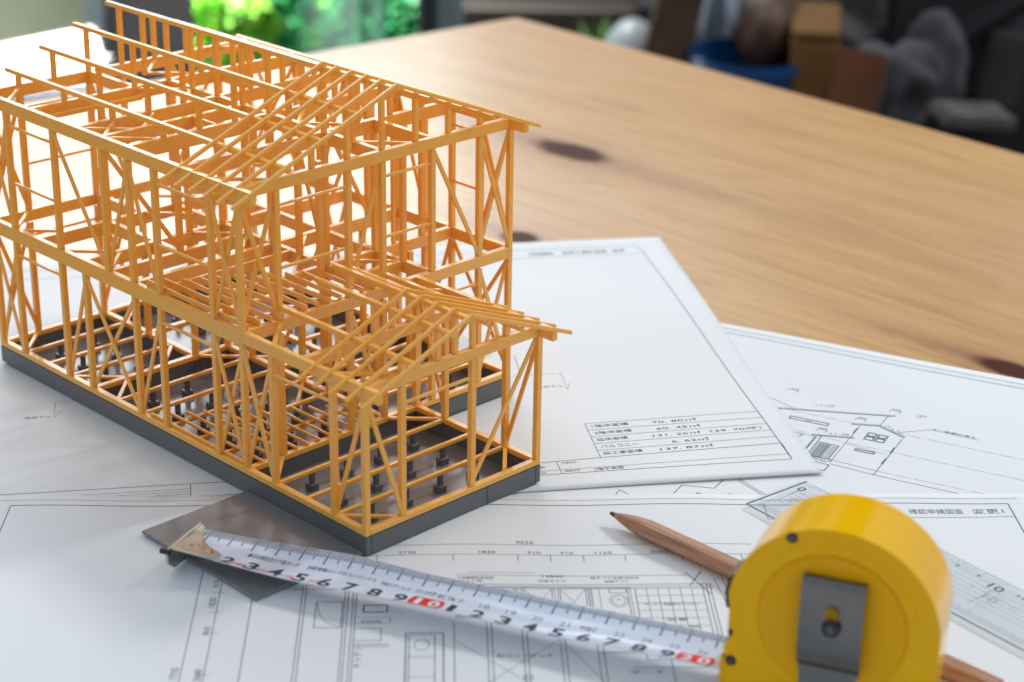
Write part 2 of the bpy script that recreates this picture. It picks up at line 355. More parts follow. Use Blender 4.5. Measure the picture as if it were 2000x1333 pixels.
# --- elevation drawing, lowest sheet
rB = sheet('B', -188, 232, -297, 0, 'elevation_drawing', 'elevation drawing with small house outline, half under the table-of-areas sheet')
l = Lines('B')
l.seg((-170, -5.3), (160, -6.2), .55); l.seg((160, -6.2), (228, -6.2), .55); l.seg((-170, -10.7), (228, -10.9), .75)
l.build('border_lines', basic('blue_grey_ink', (.22, .33, .38), .6, .3), rB)
l = Lines('B')
l.seg((53.3, -74.4), (67.9, -81.5), .3)
for d in (0, -.9, -1.3): l.seg((60.3, -83.6 + d), (109.5, -67.2 + d), .28)
l.seg((60.3, -83.6), (60.3, -84.9), .3); l.seg((109.5, -67.2), (109.5, -68.5), .3); l.seg((61.2, -84.6), (61.2, -86), .5)
l.seg((106.9, -69.7), (106.5, -80.8), .3)
for d in (0, -.9, -1.4):
    l.seg((95.1, -83.9 + d), (106.4, -80.2 + d), .28); l.seg((106.4, -80.2 + d), (119.4, -86.9 + d), .28)
l.seg((95.1, -83.9), (95.1, -85.3), .35); l.seg((119.4, -86.9), (119.4, -88.3), .35)
l.seg((98.9, -85.2), (98.7, -99), .35); l.seg((119.2, -89.8), (118.2, -130), .35); l.seg((118.7, -100), (118.6, -106), .8); l.seg((118.5, -112), (118.3, -118), .8); l.seg((98.6, -88), (98.5, -94), .6)
l.seg((98.8, -127.9), (118.3, -129.6), .35); l.seg((118.3, -129.6), (225, -133), .35); l.seg((96.7, -123.8), (118.4, -125.5), .3)
for d in (0, -.8, -1.2): l.seg((83.1, -103.1 + d), (100.4, -97.7 + d), .28)
l.seg((83.1, -103.1), (83.1, -104.6), .35)
l.seg((84.9, -104.6), (84.9, -118), .45); l.seg((85.4, -104.6), (85.4, -118.5), .3); l.seg((87.2, -103.8), (87.4, -121.5), .45); l.seg((98.5, -100.3), (98.3, -126.6), .3)
for x0, x1, y0, y1 in ((68.5, 77.0, -92.2, -89.2), (77.8, 86.3, -92.1, -89.2)):
    l.rect(x0, y0, x1, y1, .4); l.rect(x0 + .6, y0 + .5, x1 - .6, y1 - .5, .22)
for x0 in (104.2, 109.0):
    for y0 in (-93.4, -97.6):
        l.rect(x0, y0, x0 + 4.1, y0 + 3.6, .42); l.rect(x0 + .5, y0 + .5, x0 + 3.6, y0 + 3.1, .25)
    l.seg((x0 + 2.8, -93.2), (x0 + 2.8, -91), .25)
l.rect(104.0, -110.4, 112.5, -108.1, .42); l.rect(104.5, -109.9, 112.0, -108.6, .25)
l.rect(88.3, -124, 96.9, -109.1, .4); l.rect(89.1, -123.7, 92.7, -109.9, .3)
for i in range(9): l.seg((89.4 + i * .38, -123.4), (89.4 + i * .38, -110.2), .2)
for y in (-113, -116, -119): l.seg((89.1, y), (92.7, y), .2)
l.seg((93.2, -124), (93.2, -109.1), .3); l.rect(93.8, -119, 94.9, -110.3, .3); l.rect(95.5, -123, 96.3, -110.3, .25); l.rect(93.8, -123, 94.9, -120.5, .3)
l.rect(86.5, -126.2, 98.4, -124.4, .3); l.seg((90, -126.2), (90, -124.4), .3); l.seg((94, -126.2), (94, -124.4), .3)
l.poly([(92.5, -128.6), (98.9, -129.3), (98.7, -135.4), (96.9, -135.2)], .5)
l.poly([(76.5, -105), (79.5, -105.3), (78.5, -108)], .5)
l.seg((60.5, -115), (97, -127.4), .3)
for p in ([(57.6, -63.5), (58.1, -61.6), (63.0, -61.6), (62.6, -63.8)], [(106.0, -64.4), (106.0, -62.2), (110.7, -62.0), (110.6, -64.3)], [(95.0, -80), (95.2, -77.9), (99.5, -77.8), (99.4, -80)], [(83.2, -99), (83.3, -96.8), (87.6, -96.6), (87.6, -99)], [(118.7, -65.3), (118.8, -63.2)], [(120.0, -65.3), (120.1, -63.2)], [(78.2, -72.8), (78.2, -72.1), (82.4, -71.4)], [(93.4, -98.6), (97.7, -97.2)]): l.poly(p, .25)
l.poly([(115.9, -84.2), (127.3, -74.6), (149.2, -75.6)], .28)
# gable drawings whose ends show between the two nearer sheets
l.poly([(50.8, -187.8), (51.0, -176.1), (63.8, -172.6), (64.5, -163.1)], .4); l.poly([(30.5, -198.4), (30.0, -191.9), (40, -196.5)], .35); l.poly([(58.1, -183.9), (59.4, -179.6), (65.1, -180.8)], .7)
l.poly([(69.4, -160.6), (90, -173)], .4); l.poly([(70.4, -159.6), (91, -172)], .3)
l.build('house_outline', M_inkt, rB)
l = Lines('B'); pt = (5.5, .8, .8, .8)
for a, b in (((66.5, -83.5), (94.2, -83.7)), ((113, -84.5), (228, -88.5)), ((74.4, -103.0), (97.2, -104.2)), ((99, -104.3), (228, -107.5)), ((118.4, -125.5), (228, -127.2)), ((70, -174), (100, -176))): l.dash(a, b, .22, pt)
for a, b in (((74.4, -104.8), (86, -105.6)), ((98, -105.2), (117.5, -108.3))): l.seg(a, b, .22)
l.build('level_lines', M_inkg, rB)
for t_, a, b, h in (('910', (58.9, -61.3), (62.7, -61.1), 1.4), ('3. 5', (74.8, -73.6), (77.6, -72.4), 1.4), ('10', (80.0, -71.2), (82.6, -70.3), 1.4), ('475', (106.4, -61.8), (110.4, -61.6), 1.5), ('450', (95.4, -77.5), (99.4, -77.2), 1.5), ('450', (83.4, -96.4), (87.3, -96.1), 1.5),
                    ('3. 5', (89.8, -99.9), (92.6, -98.8), 1.4), ('10', (95.0, -97.4), (97.5, -96.6), 1.4), ('10', (108.7, -80.6), (111.2, -80.5), 1.4), ('3. 5', (112.0, -82.8), (115.8, -83.2), 1.4), ('150', (118.6, -62.9), (122.2, -62.8), 1.5), ('※一母屋桁落ち', (128.4, -74.4), (147.2, -75.0), 1.9)):
    text('B', t_, a, b, h, rB, M_inkt, bold=.0)

# --- second floor plan sheet with the table of areas
rA = sheet('A', 0, 420, 0, 297, 'area_table_sheet', 'floor plan sheet with a boxed table of areas, running under the house model')
l = Lines('A')
l.seg((411, 14.6), (405.6, 278), .42); l.seg((405.6, 278), (403.4, 284.5), .42); l.seg((11, 13), (411, 14.6), .4); l.seg((11, 13), (11, 284), .4); l.seg((11, 284.5), (403.4, 284.5), .45); l.seg((11, 272.4), (405.6, 272.2), .3)
l.seg((11, 25.4), (300, 25.6), .42); l.seg((300, 25.6), (331.4, 27.4), .42); l.seg((331.4, 27.4), (411, 30.6), .42)
l.build('border_lines', M_inkt, rA)
l = Lines('A')
l.poly([(411, 30.6), (411, 14.6)], .5)
for k in range(5):
    t_ = k / 5.; l.seg((331.4, 61.8 - t_ * 34.4), (410.6, 64.0 - t_ * 33.4), .28)
l.seg((331.4, 61.8), (331.4, 27.4), .3)
l.seg((312.2, 25.8), (312.4, 14), .3); l.seg((290, 17.6), (411, 19.8), .25); l.seg((290, 25.4), (290, 14), .25)
l.seg((160.6, 24.9), (160.6, 13.2), .3)
for y0, x0 in ((21.0, 104), (18.6, 104), (16.4, 135)): l.seg((x0, y0), (160.6, y0 - .1), .22)
l.seg((313.4, 142), (312.6, 118), .3)
l.build('table_lines', M_inkt, rA)
l = Lines('A')
for a, b in (((280, 116.7), (331.2, 117.9)), ((331.2, 117.9), (331, 99.6)), ((331, 99.6), (333.6, 106.9)), ((150, 113.2), (103, 114.3)), ((103, 114.3), (103, 98.3)), ((103, 98.3), (106.2, 105.6)), ((300, 205), (318, 207)), ((318, 207), (318, 190))): l.dash(a, b, .3, (1.6, 1.0))
l.build('dashed_lines', M_inkt, rA)
for t_, a, b, h in (('1階床面積', (333.8, 57.2), (350.2, 57.6), 2.9), ('70. 80㎡', (360.7, 57.8), (380.9, 58.4), 2.7), ('2階床面積', (333.6, 50.2), (350.2, 50.7), 2.9), ('60. 45㎡', (361.2, 51.0), (381, 51.6), 2.7),
                    ('延床面積', (333.4, 43.4), (347, 43.9), 2.9), ('131. 25㎡（39. 70坪）', (358.1, 44.0), (406.9, 45.6), 2.8), ('バルコニー', (333.6, 36.6), (350.2, 37.1), 2.8), ('6. 62㎡', (364.8, 37.4), (381.4, 37.9), 2.7),
                    ('総工事面積', (333.4, 29.8), (350.4, 30.3), 2.9), ('137. 87㎡', (358.2, 30.6), (381.6, 31.4), 2.7), ('工事名称', (314.0, 23.6), (320.4, 23.8), 1.5), ('図面名称', (314.0, 15.8), (320.6, 16.0), 1.5), ('2階平面図', (326.3, 15.2), (339, 15.6), 2.4),
                    ('手配', (300.5, 20.2), (306.5, 20.4), 2.2), ('小山', (300, 15.0), (305.8, 15.2), 2.2), ('天井下ル', (317.4, 102.3), (329.7, 102.6), 2.2), ('天井下ル', (90.4, 98.0), (101.9, 98.2), 2.2)):
    text('A', t_, a, b, h, rA, M_ink, bold=.0)
for t_, a, b in (('確認申請図面', (343.6, 275.8), (357, 275.8)), ('変更工事計画図', (362, 275.8), (386, 275.8)), ('変更', (389.5, 275.8), (396.5, 275.8))):
    text('A', t_, a, b, 4.2, rA, M_inkg, bold=.02)

# --- first floor plan, nearest sheet
rC = sheet('C', -10.5, 409.5, -288, 9.0, 'floor_plan_drawing', 'floor plan drawing in the foreground with room layout and dimension lines, under the measuring tape')
l = Lines('C')
l.seg((-5, 4.5), (404, 4.5), .22); l.seg((0, 0), (399, 0), .5); l.seg((0, 0), (0, -279), .4); l.seg((399, 0), (399, -279), .5); l.seg((300, -12.2), (357, -12.6), .3); l.seg((357, -12.6), (399, -11), .3); l.seg((0, -279), (399, -279), .4); l.seg((300, 0), (300, -12.2), .3)
l.build('border_lines', M_inkt, rC)
l = Lines('C')
for x0, x1, y in ((98, 290, -33.4), (98, 290, -41.4)): l.seg((x0, y), (x1, y), .24)
for x in (118, 146, 174.9, 199.5, 211.9, 224.5, 240.4, 262, 285): l.seg((x, -41.4), (x, -46.4), .26)
for x, d in ((81.5, .0), (89.4, .0)): l.seg((x, -41), (x, -270), .3)
for y in (-55, -70, -84, -98, -126, -150): l.seg((86.5, y), (91.5, y), .25)
l.build('dimension_lines', M_inkt, rC)
l = Lines('C')
# outer walls (double lines)
X0, X1, Y1 = 101.5, 270, -64.6
for d, w in ((0, .3), (-1.6, .22), (-3.0, .3)):
    l.seg((X0 - 1.5, Y1 + d), (X1 + 1, Y1 + d), w)
l.seg((176, -57.5), (262, -58), .22); l.seg((180, -55.5), (205, -55.6), .18)
for x in (X0, 119.5, 120.8, 135.2, 136.4, 138.2, 139.4, X1 - 3, X1 - 1.4, X1): l.seg((x, Y1), (x, -240), .32)
# rooms along the top wall
for x0, x1 in ((176.5, 197.5), (200.5, 211), (214, 223.5)):
    l.rect(x0, -88, x1, -67.6, .3); l.rect(x0 - .9, -89, x1 + .9, -66.6, .22); l.seg((x0, -88), (x1, -67.6), .18); l.seg((x0, -67.6), (x1, -88), .18)
l.rect(225.6, -99, 239, -67.6, .32); l.rect(224.8, -100, 240, -66.8, .22); l.seg((228.5, -99), (228.5, -67.6), .2)
l.rect(232.2, -70.6, 238.4, -67.8, .25); l.circle((235.2, -76.5), 3.3, 4.6, .28); l.circle((235.2, -76.6), 2.3, 3.4, .2); l.circle((235.2, -75.8), .5, .5, .25, 8)
l.rect(241.8, -118, 267, -67.6, .32)
for i in range(1, 6): l.seg((241.8 + i * 4.2, -118), (241.8 + i * 4.2, -67.6), .2)
for i in range(1, 9): l.seg((241.8, -67.6 - i * 5.4), (267, -67.6 - i * 5.4), .2)
# kitchen, basins and stairs
l.rect(125, -95, 134.5, -76.5, .3); l.circle((134.5, -77), 9, 17, .25, 14, 180, 270); l.rect(142.3, -84.2, 150.8, -79.2, .6)
l.rect(139.4, -92, 152, -88, .25); l.rect(139.4, -104, 149, -95.5, .3); l.seg((139.4, -106.5), (152, -106.5), .4); l.seg((139.4, -108), (152, -108), .25)
l.rect(157.8, -150, 171, -99, .45); l.rect(159, -149, 168, -100.4, .3); l.seg((158, -115), (168, -115), .25); l.seg((158, -128), (168, -128), .25); l.circle((163.4, -107), 2.6, 3.6, .25)
for x in (174.8, 186.5, 188.2, 199, 200.6, 212.2, 213.9, 225, 227): l.seg((x, -92), (x, -170), .3)
l.seg((175, -104), (200, -132), .2); l.seg((186, -132), (212, -104), .2); l.seg((213, -105), (226, -132), .2); l.circle((200, -128.5), 1.6, 1.6, .3); l.circle((200, -128.5), .7, .7, .2)
l.seg((213, -104), (268, -104), .3); l.seg((213, -101.8), (240, -101.8), .5); l.seg((226, -112.5), (268, -112.5), .35); l.seg((226, -113.6), (268, -113.6), .2)
l.seg((236, -123), (268, -123), .3); l.seg((250, -112.5), (250, -150), .3)
l.seg((262, -56), (269.5, -72), .4); l.seg((268, -55), (262.5, -66), .4); l.seg((272, -60), (276, -90), .25); l.seg((275, -60), (279, -90), .25)
l.build('floor_plan_lines', M_inkt, rC)
for t_, a, b, h in (('9555', (199.1, -32.6), (205.8, -32.6), 2.2), ('1820', (184.7, -40.6), (191, -40.6), 2.0), ('910', (203.2, -40.6), (208.2, -40.6), 2.0), ('910', (215.7, -40.6), (220.7, -40.6), 2.0), ('1150', (229.1, -40.6), (235.6, -40.6), 2.0),
                    ('2050', (250.4, -40.6), (257.4, -40.6), 2.0), ('2730', (154, -40.6), (160.7, -40.6), 2.0), ('確認申請図面', (357.1, -9.6), (379, -9.0), 4.3), ('変更1', (383, -8.9), (395.6, -8.3), 4.2),
                    ('10880500', (176.7, -60.6), (189.8, -60.8), 2.0), ('サッシ窓', (177, -62.9), (185.4, -62.9), 1.8), ('13840', (208, -59.0), (215.8, -59.0), 1.8), ('出窓タイプ', (206.4, -62.6), (216.6, -62.6), 1.8), ('縦すべり出窓060205', (226, -60.2), (244, -60.4), 1.9), ('樹脂アルミ', (231, -62.9), (240, -62.9), 1.7),
                    ('玄関', (215.5, -92), (222, -92), 2.3), ('トイレ', (229.8, -90), (238.2, -90), 2.6), ('収納', (202, -92), (209, -92), 2.3), ('キッチン洗面台カウンター', (244.5, -80.5), (264.3, -80.5), 2.2), ('浴室', (251, -91.5), (259, -91.5), 2.2), ('16 15 帖', (248, -96.6), (263, -96.6), 2.3),
                    ('軒ウッドデッキ', (189.5, -115.8), (209.2, -115.8), 2.4), ('4500', (141.2, -91.6), (148.8, -91.6), 1.8), ('ポーチ', (235, -127), (247, -127), 2.6), ('廊下', (254, -119), (262, -119), 2.4)):
    text('C', t_, a, b, h, rC, M_inkt, bold=.0)
for t_, a, b, h in (('1820', (88.6, -80.5), (88.6, -73.5), 2.5), ('910', (88.6, -100), (88.6, -94), 2.4), ('3640', (88.6, -130), (88.6, -122.5), 2.5), ('7735', (80.6, -129), (80.6, -121.5), 2.5), ('910', (88.6, -66), (88.6, -61), 2.3), ('キッチン', (142.5, -122), (142.5, -107.5), 2.6)):
    text('C', t_, a, b, h, rC, M_inkt, bold=.0)

# ------------------------------------------------------------------ timber frame model
H = root('house_frame_model', (0, 0, 0), 'orange plastic scale model of a two-storey timber house frame on a dark grey foundation', 'scale model')
K = MOD * MM
def P(u, v, z): return (v * K, u * K, z * K)
PW = .138
ZF, ZS, Z2B, Z2, Z3, Z3T = .433, .58, 3.50, 3.838, 6.775, 7.06
jit = random.Random(3)
def post(u, v, z0, z1, w=PW, name='post'):
    bm = bmesh.new(); a = P(u - w / 2, v - w / 2, z0); b = P(u + w / 2, v + w / 2, z1); add_box(bm, a, b); bevel_bm(bm, .00016); bm_obj(name, bm, M_frame, H)
def beam_u(v, u0, u1, zt, h, w=.148, name='beam'):
    bm = bmesh.new(); add_box(bm, P(u0, v - w / 2, zt - h), P(u1, v + w / 2, zt)); bevel_bm(bm, .0002); bm_obj(name, bm, M_frame, H)
def beam_v(u, v0, v1, zt, h, w=.146, name='beam'):
    bm = bmesh.new(); add_box(bm, P(u - w / 2, v0, zt - h), P(u + w / 2, v1, zt - .006)); bevel_bm(bm, .0002); bm_obj(name, bm, M_frame, H)
def brace(a, b, name='wall_brace', w=.105, t=.055):
    a, b = Vector(P(*a)), Vector(P(*b)); d = (b - a).normalized()
    nrm = Vector((1, 0, 0)) if abs(d.x) < abs(d.y) else Vector((0, 1, 0))
    stick(name, a + d * K * .05, b - d * K * .05, w * K, t * K, M_frame, H, side=d.cross(nrm))
# foundation ---------------------------------------------------
def fwall(u0, u1, v0, v1, name='foundation_wall', z1=ZF):
    bm = bmesh.new(); add_box(bm, P(u0, v0, .001), P(u1, v1, z1)); bevel_bm(bm, .00025, 2); bm_obj(name, bm, M_grey, H)
T = .075
fwall(-T, 14 + T, -T, T); fwall(-T + .003, T, T, 5 - T); fwall(-T, 4 - T, 5 - T, 5 + T); fwall(4 - T, 4 + T, T, 5 + T + .002); fwall(4 - T + .003, 4 + T, 5 + T + .002, 8 - T)
fwall(4 - T, 14 + T, 8 - T, 8 + T); fwall(14 - T, 14 + T, T, 8 - T)
fwall(10 - T, 10 + T, T, 3 - T); fwall(10 - T, 14 - T, 3 - T, 3 + T); fwall(10 - T, 10 + T, 3 + T, 5.5 - T); fwall(8 - T, 8 + T, 4 + T, 8 - T); fwall(8 + T, 10 - T, 4 - T, 4 + T)
fwall(6.2, 7.9, 5.5 - T, 5.5 + T); fwall(6.9, 7.1, 4, 5.4); fwall(6 - T, 6 + T, 5.7, 6.8)
bm = bmesh.new(); add_box(bm, P(0, 0, .0), P(14, 8, .065))
bmesh.ops.delete(bm, geom=list(bm.verts), context='VERTS')
# two-step slab outline: wing 5 wide, main body 8 wide
o2 = [P(T, T, 0), P(T, 5 - T, 0), P(4 - T, 5 - T, 0), P(4 - T, T, 0)]
vs = [bm.verts.new((p[0], p[1], .0001)) for p in o2]; vt = [bm.verts.new((p[0], p[1], .065 * K)) for p in o2]
bm.faces.new(vt)
for i in range(4): bm.faces.new((vs[i], vs[(i + 1) % 4], vt[(i + 1) % 4], vt[i]))
bm_obj('foundation_slab', bm, M_slab, H)
box_obj('foundation_slab', P(4 + T, T, .005), P(14 - T, 8 - T, .065), M_slab, H)
box_obj('porch_slab', P(.02, -2.9, .0), P(3.93, -T - .004, .075), M_slab, H, .0003)
box_obj('step_slab', P(6.25, 8 + T + .004, .0), P(7.25, 9.62, .075), M_slab, H, .0003)
# joint lines and moulding marks on the nearer foundation face
box_obj('moulding_rib', P(-T - .012, 3.42, .03), P(-T + .01, 3.44, ZF - .02), M_grey, H)
# piers
def pier(u, v):
    bm = bmesh.new(); add_box(bm, P(u - .11, v - .11, .065), P(u + .11, v + .11, .225)); bevel_bm(bm, .0002); o = bm_obj('pier_base', bm, M_grey, H)
    bm = bmesh.new(); add_box(bm, P(u - .05, v - .05, .225), P(u + .05, v + .05, .475)); bm_obj('floor_post', bm, M_grey, o)
for u in (1, 2, 3):
    for v in (1, 2, 3, 4): pier(u, v)
for u in (5, 6, 7, 8, 9):
    for v in (1, 2, 3):
        if not (u in (4, 10)): pier(u, v)
for u in (11, 12, 13):
    for v in (1, 2): pier(u, v)
for u in (5, 6, 7):
    for v in (4.6, 6, 7): pier(u, v)
for u in (9, 10, 11, 12, 13):
    for v in (6, 7, 4.6): pier(u, v)
# sills --------------------------------------------------------
SW = .155
def sill_u(v, u0, u1): beam_u(v, u0, u1, ZS, ZS - ZF - .012, SW, 'sill')
def sill_v(u, v0, v1): beam_v(u, v0, v1, ZS, ZS - ZF - .012, SW, 'sill')
sill_u(0, PW / 2, 13.94); sill_v(0, PW / 2, 5 - PW / 2); sill_u(5, PW / 2, 3.93); sill_v(4, .07, 7.93); sill_u(8, 3.93, 14.05); sill_v(14, .07, 7.93)
sill_v(10, .07, 5.43); sill_u(3, 10.07, 13.93); sill_v(8, 4.07, 7.93); sill_u(4, 8.07, 9.93); sill_u(5.5, 6.2, 7.93); sill_u(4, 4.07, 7.93); sill_v(6, 4.07, 6.85); sill_v(12, 3.07, 7.93); sill_u(5.5, 8.07, 13.93)
def slp(u, v0, v1): beam_v(u, v0, v1, ZS - .004, .10, .095, 'floor_beam')
for u in (1, 2, 3): slp(u, .07, 4.93)
for u in (5, 7, 8, 9): slp(u, .07, 3.93)
slp(6, .07, 3.93)
for u in (11, 12, 13): slp(u, .07, 2.93)
for u in (5, 7): slp(u, 4.07, 7.93)
for u in (9, 11, 13): slp(u, 5.6, 7.93)
# lower floor joists, cut back on a slant
for k in range(12):
    v = .06 + k * .326; u0 = 7.78 - .745 * v
    beam_u(v, 3.95, u0, ZS + .075, .072, .055, 'floor_joist')
# corner braces in the sill plane
def cbrace(u, v, du, dv, z, L=.93, h=.07):
    a = Vector(P(u + du * L, v + dv * .06, z)); b = Vector(P(u + du * .06, v + dv * L, z)); stick('corner_brace', a, b, .095 * K, h * K, M_frame, H)
for u, v, du, dv in ((0, 0, 1, 1), (0, 5, 1, -1), (4, 5, -1, -1), (4, 0, -1, 1), (14, 0, -1, 1), (10, 0, 1, 1), (10, 0, -1, 1), (10, 3, 1, -1), (14, 3, -1, 1), (4, 8, 1, -1), (8, 4, 1, 1), (10, 4, -1, -1), (8, 4, -1, 1), (6, 4, 1, -1), (14, 8, -1, -1)):
    cbrace(u, v, du, dv, ZS - .055)
# wing posts ---------------------------------------------------
ZW = 3.575
for v in (0, 5): post(0, v, ZF + .004, ZW)
for v in (1, 3): post(0, v, ZS, ZW)
for u in (1, 3): post(u, 0, ZS, ZW)
for u in (1, 3): post(u, 5, ZS, ZW)
# wing plate and rafters
beam_u(0, -.5, 3.93, Z2, .27); beam_u(5, -.5, 3.93, Z2, .27); beam_v(0, .07, 4.93, Z2, .265); beam_v(2, .07, 4.93, Z2, .30)
cbrace(0, 0, 1, 1, Z2 - .07, 1.0); cbrace(0, 5, 1, -1, Z2 - .07, 1.0); cbrace(4, 0, -1, 1, Z2 - .07, 1.0); cbrace(4, 5, -1, -1, Z2 - .07, 1.0); cbrace(2, 5, -1, -1, Z2 - .07, 1.0); cbrace(2, 0, -1, 1, Z2 - .07, 1.)
SL = .4
def wz(v): return 4.88 - SL * abs(v - 2.5)
for v in (1, 2, 2.5, 3, 4):
    zt = wz(v) - .10; beam_u(v, -.5, 3.94, zt, .11, .125, 'purlin')
    for u in (0, 2): post(u, v, Z2, zt - .095, .118, 'purlin_post')
def rafter(u, v0, z0, v1, z1): stick('rafter', P(u, v0, z0 - .05), P(u, v1, z1 - .05), .078 * K, .085 * K, M_frame, H)
for i in range(5):
    u = -.49 + .5 * i; e = .02 * jit.uniform(-1, 1)
    rafter(u, -.5 + e, wz(-.5 + e), 2.5, 4.88); rafter(u, 5.52 + e, wz(5.52 + e), 2.5, 4.88)
# main body lower posts -----------------------------------------
for u in (4, 5, 7, 8, 10, 11, 13): post(u, 0, ZS, Z2B)
post(14, 0, ZF + .004, Z2B)
for v in (1, 3, 4, 5, 5.5, 7): post(4, v, ZS, Z2B)
post(4, 8, ZF + .004, Z3)
for u, v in ((14, 1), (14, 3), (14, 4), (14, 6), (14, 7), (10, 3), (10, 4), (10, 5.5), (8, 4), (8, 5.5), (8, 6.8), (6, 5.5), (6, 4), (7, 4), (12, 5.5), (12, 3), (11, 5.5), (9, 4), (6, 6.6), (4.5, 5.5), (7, 5.5)): post(u, v, ZS, Z2B)
for u in (6, 7, 8, 10, 11, 12, 14): post(u, 8, ZS, Z2B)
# second floor beams ------------------------------------------------
BH = .35
beam_u(0, 3.932, 14.06, Z2, BH, .152); beam_u(8, 3.932, 14.06, Z2, .30, .152); beam_v(4, .07, 7.93, Z2, .29, .146); beam_v(14, .07, 7.93, Z2, .30, .146)
for u in (12, 10): beam_v(u, .07, 7.93, Z2, .33, .146)
beam_v(9, .07, 3.93, Z2, .33, .146); beam_v(8, .07, 7.93, Z2, .33, .146); beam_v(6, 2.0, 7.93, Z2, .30, .146); beam_v(7.3, .07, 3.93, Z2, .25, .08)
beam_u(4, 4.07, 11.93, Z2 - .003, .33); beam_u(3, 12.07, 13.93, Z2 - .003, .3); beam_u(5.5, 4.07, 9.93, Z2 - .003, .3); beam_u(2, 9.07, 9.93, Z2 - .003, .3); beam_u(5.5, 10.07, 13.93, Z2 - .003, .3); beam_u(2, 10.07, 11.93, Z2 - .003, .3); beam_v(5, 4.07, 5.43, Z2, .28)
for k in range(12):
    v = .12 + k * .326; u0 = 7.75 - .66 * v
    if abs(v - 4) < .1: continue
    beam_u(v, 3.95, u0, Z2 + .125, .12, .05, 'floor_joist')
for u, v, du, dv in ((14, 0, -1, 1), (14, 3, -1, 1), (10, 0, -1, 1), (10, 0, 1, 1), (12, 0, 1, 1), (8, 4, 1, -1), (8, 4, -1, 1), (10, 4, -1, -1), (6, 4, 1, -1), (4, 8, 1, -1), (14, 8, -1, -1), (12, 4, -1, -1), (12, 4, 1, 1), (8, 8, 1, -1), (6, 5.5, -1, -1)):
    cbrace(u, v, du, dv, Z2 - .06)
# main body upper posts -----------------------------------------------
for u in (4, 5, 7, 8, 9, 11, 13): post(u, 0, Z2, Z3)
post(14, 0, Z2, Z3)
for v in (1, 3, 4, 5.5, 7): post(4, v, Z2, Z3)
for u, v in ((14, 1), (14, 3), (14, 4), (14, 5.5), (14, 7), (9, 2), (7, 4), (6, 5.5), (8, 5.5), (5, 3), (9, 4), (6, 7), (12, 4), (10, 4), (12, 2), (10, 5.5), (10, 3), (8, 7), (8, 4), (6, 4), (5, 5.5), (12, 5.5)): post(u, v, Z2, Z3)
for u in (6, 7, 8, 9, 10, 11, 12, 14): post(u, 8, Z2, Z3)
# top plates and tie beams
beam_u(0, 3.46, 14.5, Z3T, .30, .152); beam_u(8, 3.46, 14.5, Z3T, .285, .152); beam_v(4, .07, 7.93, Z3T, .275, .146); beam_v(14, .07, 7.93, Z3T, .30, .146)
for u, h in ((12, .33), (10, .33), (9, .30), (8, .36), (6, .33)): beam_v(u, .07, 3.93 if u == 9 else 7.93, Z3T, h, .146)
beam_u(4, 4.07, 11.93, Z3T - .003, .3); beam_u(5.5, 4.07, 5.93, Z3T - .003, .3); beam_u(5.5, 10.07, 11.93, Z3T - .003, .28); beam_u(3, 12.07, 13.93, Z3T - .003, .28); beam_u(2.5, 8.07, 8.93, Z3T - .003, .2, .08)
beam_v(11.7, .07, 3.0, Z3T - .16, .12, .07, 'beam')
for u, v, du, dv in ((14, 0, -1, 1), (10, 0, -1, 1), (9, 0, 1, 1), (9, 2.2, 1, -1), (8, 0, 1, 1), (12, 4, -1, -1), (12, 4, 1, 1), (14, 4, -1, 1), (8, 4, -1, 1), (4, 4, 1, -1), (4, 4, 1, 1), (6, 4, 1, 1), (4, 0, 1, 1), (10, 4, 1, -1), (14, 8, -1, -1), (10, 8, 1, -1)):
    cbrace(u, v, du, dv, Z3T - .07, 1.0)
# roof: purlins on posts, rafters over the near third
def mz(v): return 8.68 - SL * abs(v - 4)
for v in range(1, 8):
    zt = mz(v) - .10; beam_u(v, 3.5, 14.52, zt, .11, .125, 'purlin')
    for u in (14, 12, 10, 8, 6, 4): post(u, v, Z3T, zt - .1, .118, 'purlin_post')
for u in (13, 11, 9, 5): post(u, 4, Z3T - .1, mz(4) - .2, .118, 'purlin_post')
for i in range(6):
    u = 3.5 + .5 * i; e = .03 * jit.uniform(-1, 1)
    rafter(u, -.5 + e, mz(-.5 + e), 4.0, 8.68); rafter(u, 8.5 + e, mz(8.5 + e), 4.0, 8.68)
# wall braces -----------------------------------------------------
def X(u0, v0, u1, v1, z0, z1, kind='x'):
    off = .03
    du = off if v0 != v1 else 0; dv = off if u0 != u1 else 0
    if kind in ('x', '/'): brace((u0 + du, v0 + dv, z0), (u1 + du, v1 + dv, z1))
    if kind in ('x', '\\'): brace((u0 - du, v0 - dv, z1), (u1 - du, v1 - dv, z0))
lo, hi = (ZS, Z2B), (Z2, Z3); wl = (ZS, ZW)
X(14, 0, 13, 0, *lo); X(11, 0, 10, 0, *lo, '/'); X(10, 0, 8, 0, *lo, 'x'); X(8, 0, 7, 0, *lo, '/'); X(5, 0, 4, 0, *lo); X(4, 0, 3, 0, *wl); X(1, 0, 0, 0, *wl, '/')
X(0, 0, 0, 1, *wl, '\\'); X(0, 3, 0, 5, *wl, '/'); X(1, 5, 0, 5, *wl, '/'); X(3, 5, 4, 5, *wl, '/')
X(4, 3, 4, 4, *lo, 'x'); X(4, 7, 4, 8, *lo); X(14, 0, 14, 1, *lo); X(14, 3, 14, 4, *lo); X(6, 8, 7, 8, *lo); X(10, 8, 11, 8, *lo); X(4, 8, 6, 8, *lo, 'x'); X(8, 4, 8, 5.5, *lo, '/'); X(14, 6, 14, 7, *lo)
X(14, 0, 13, 0, *hi); X(11, 0, 9, 0, *hi, '\\'); X(9, 0, 8, 0, *hi, '/'); X(8, 0, 7, 0, *hi, '\\'); X(5, 0, 4, 0, *hi)
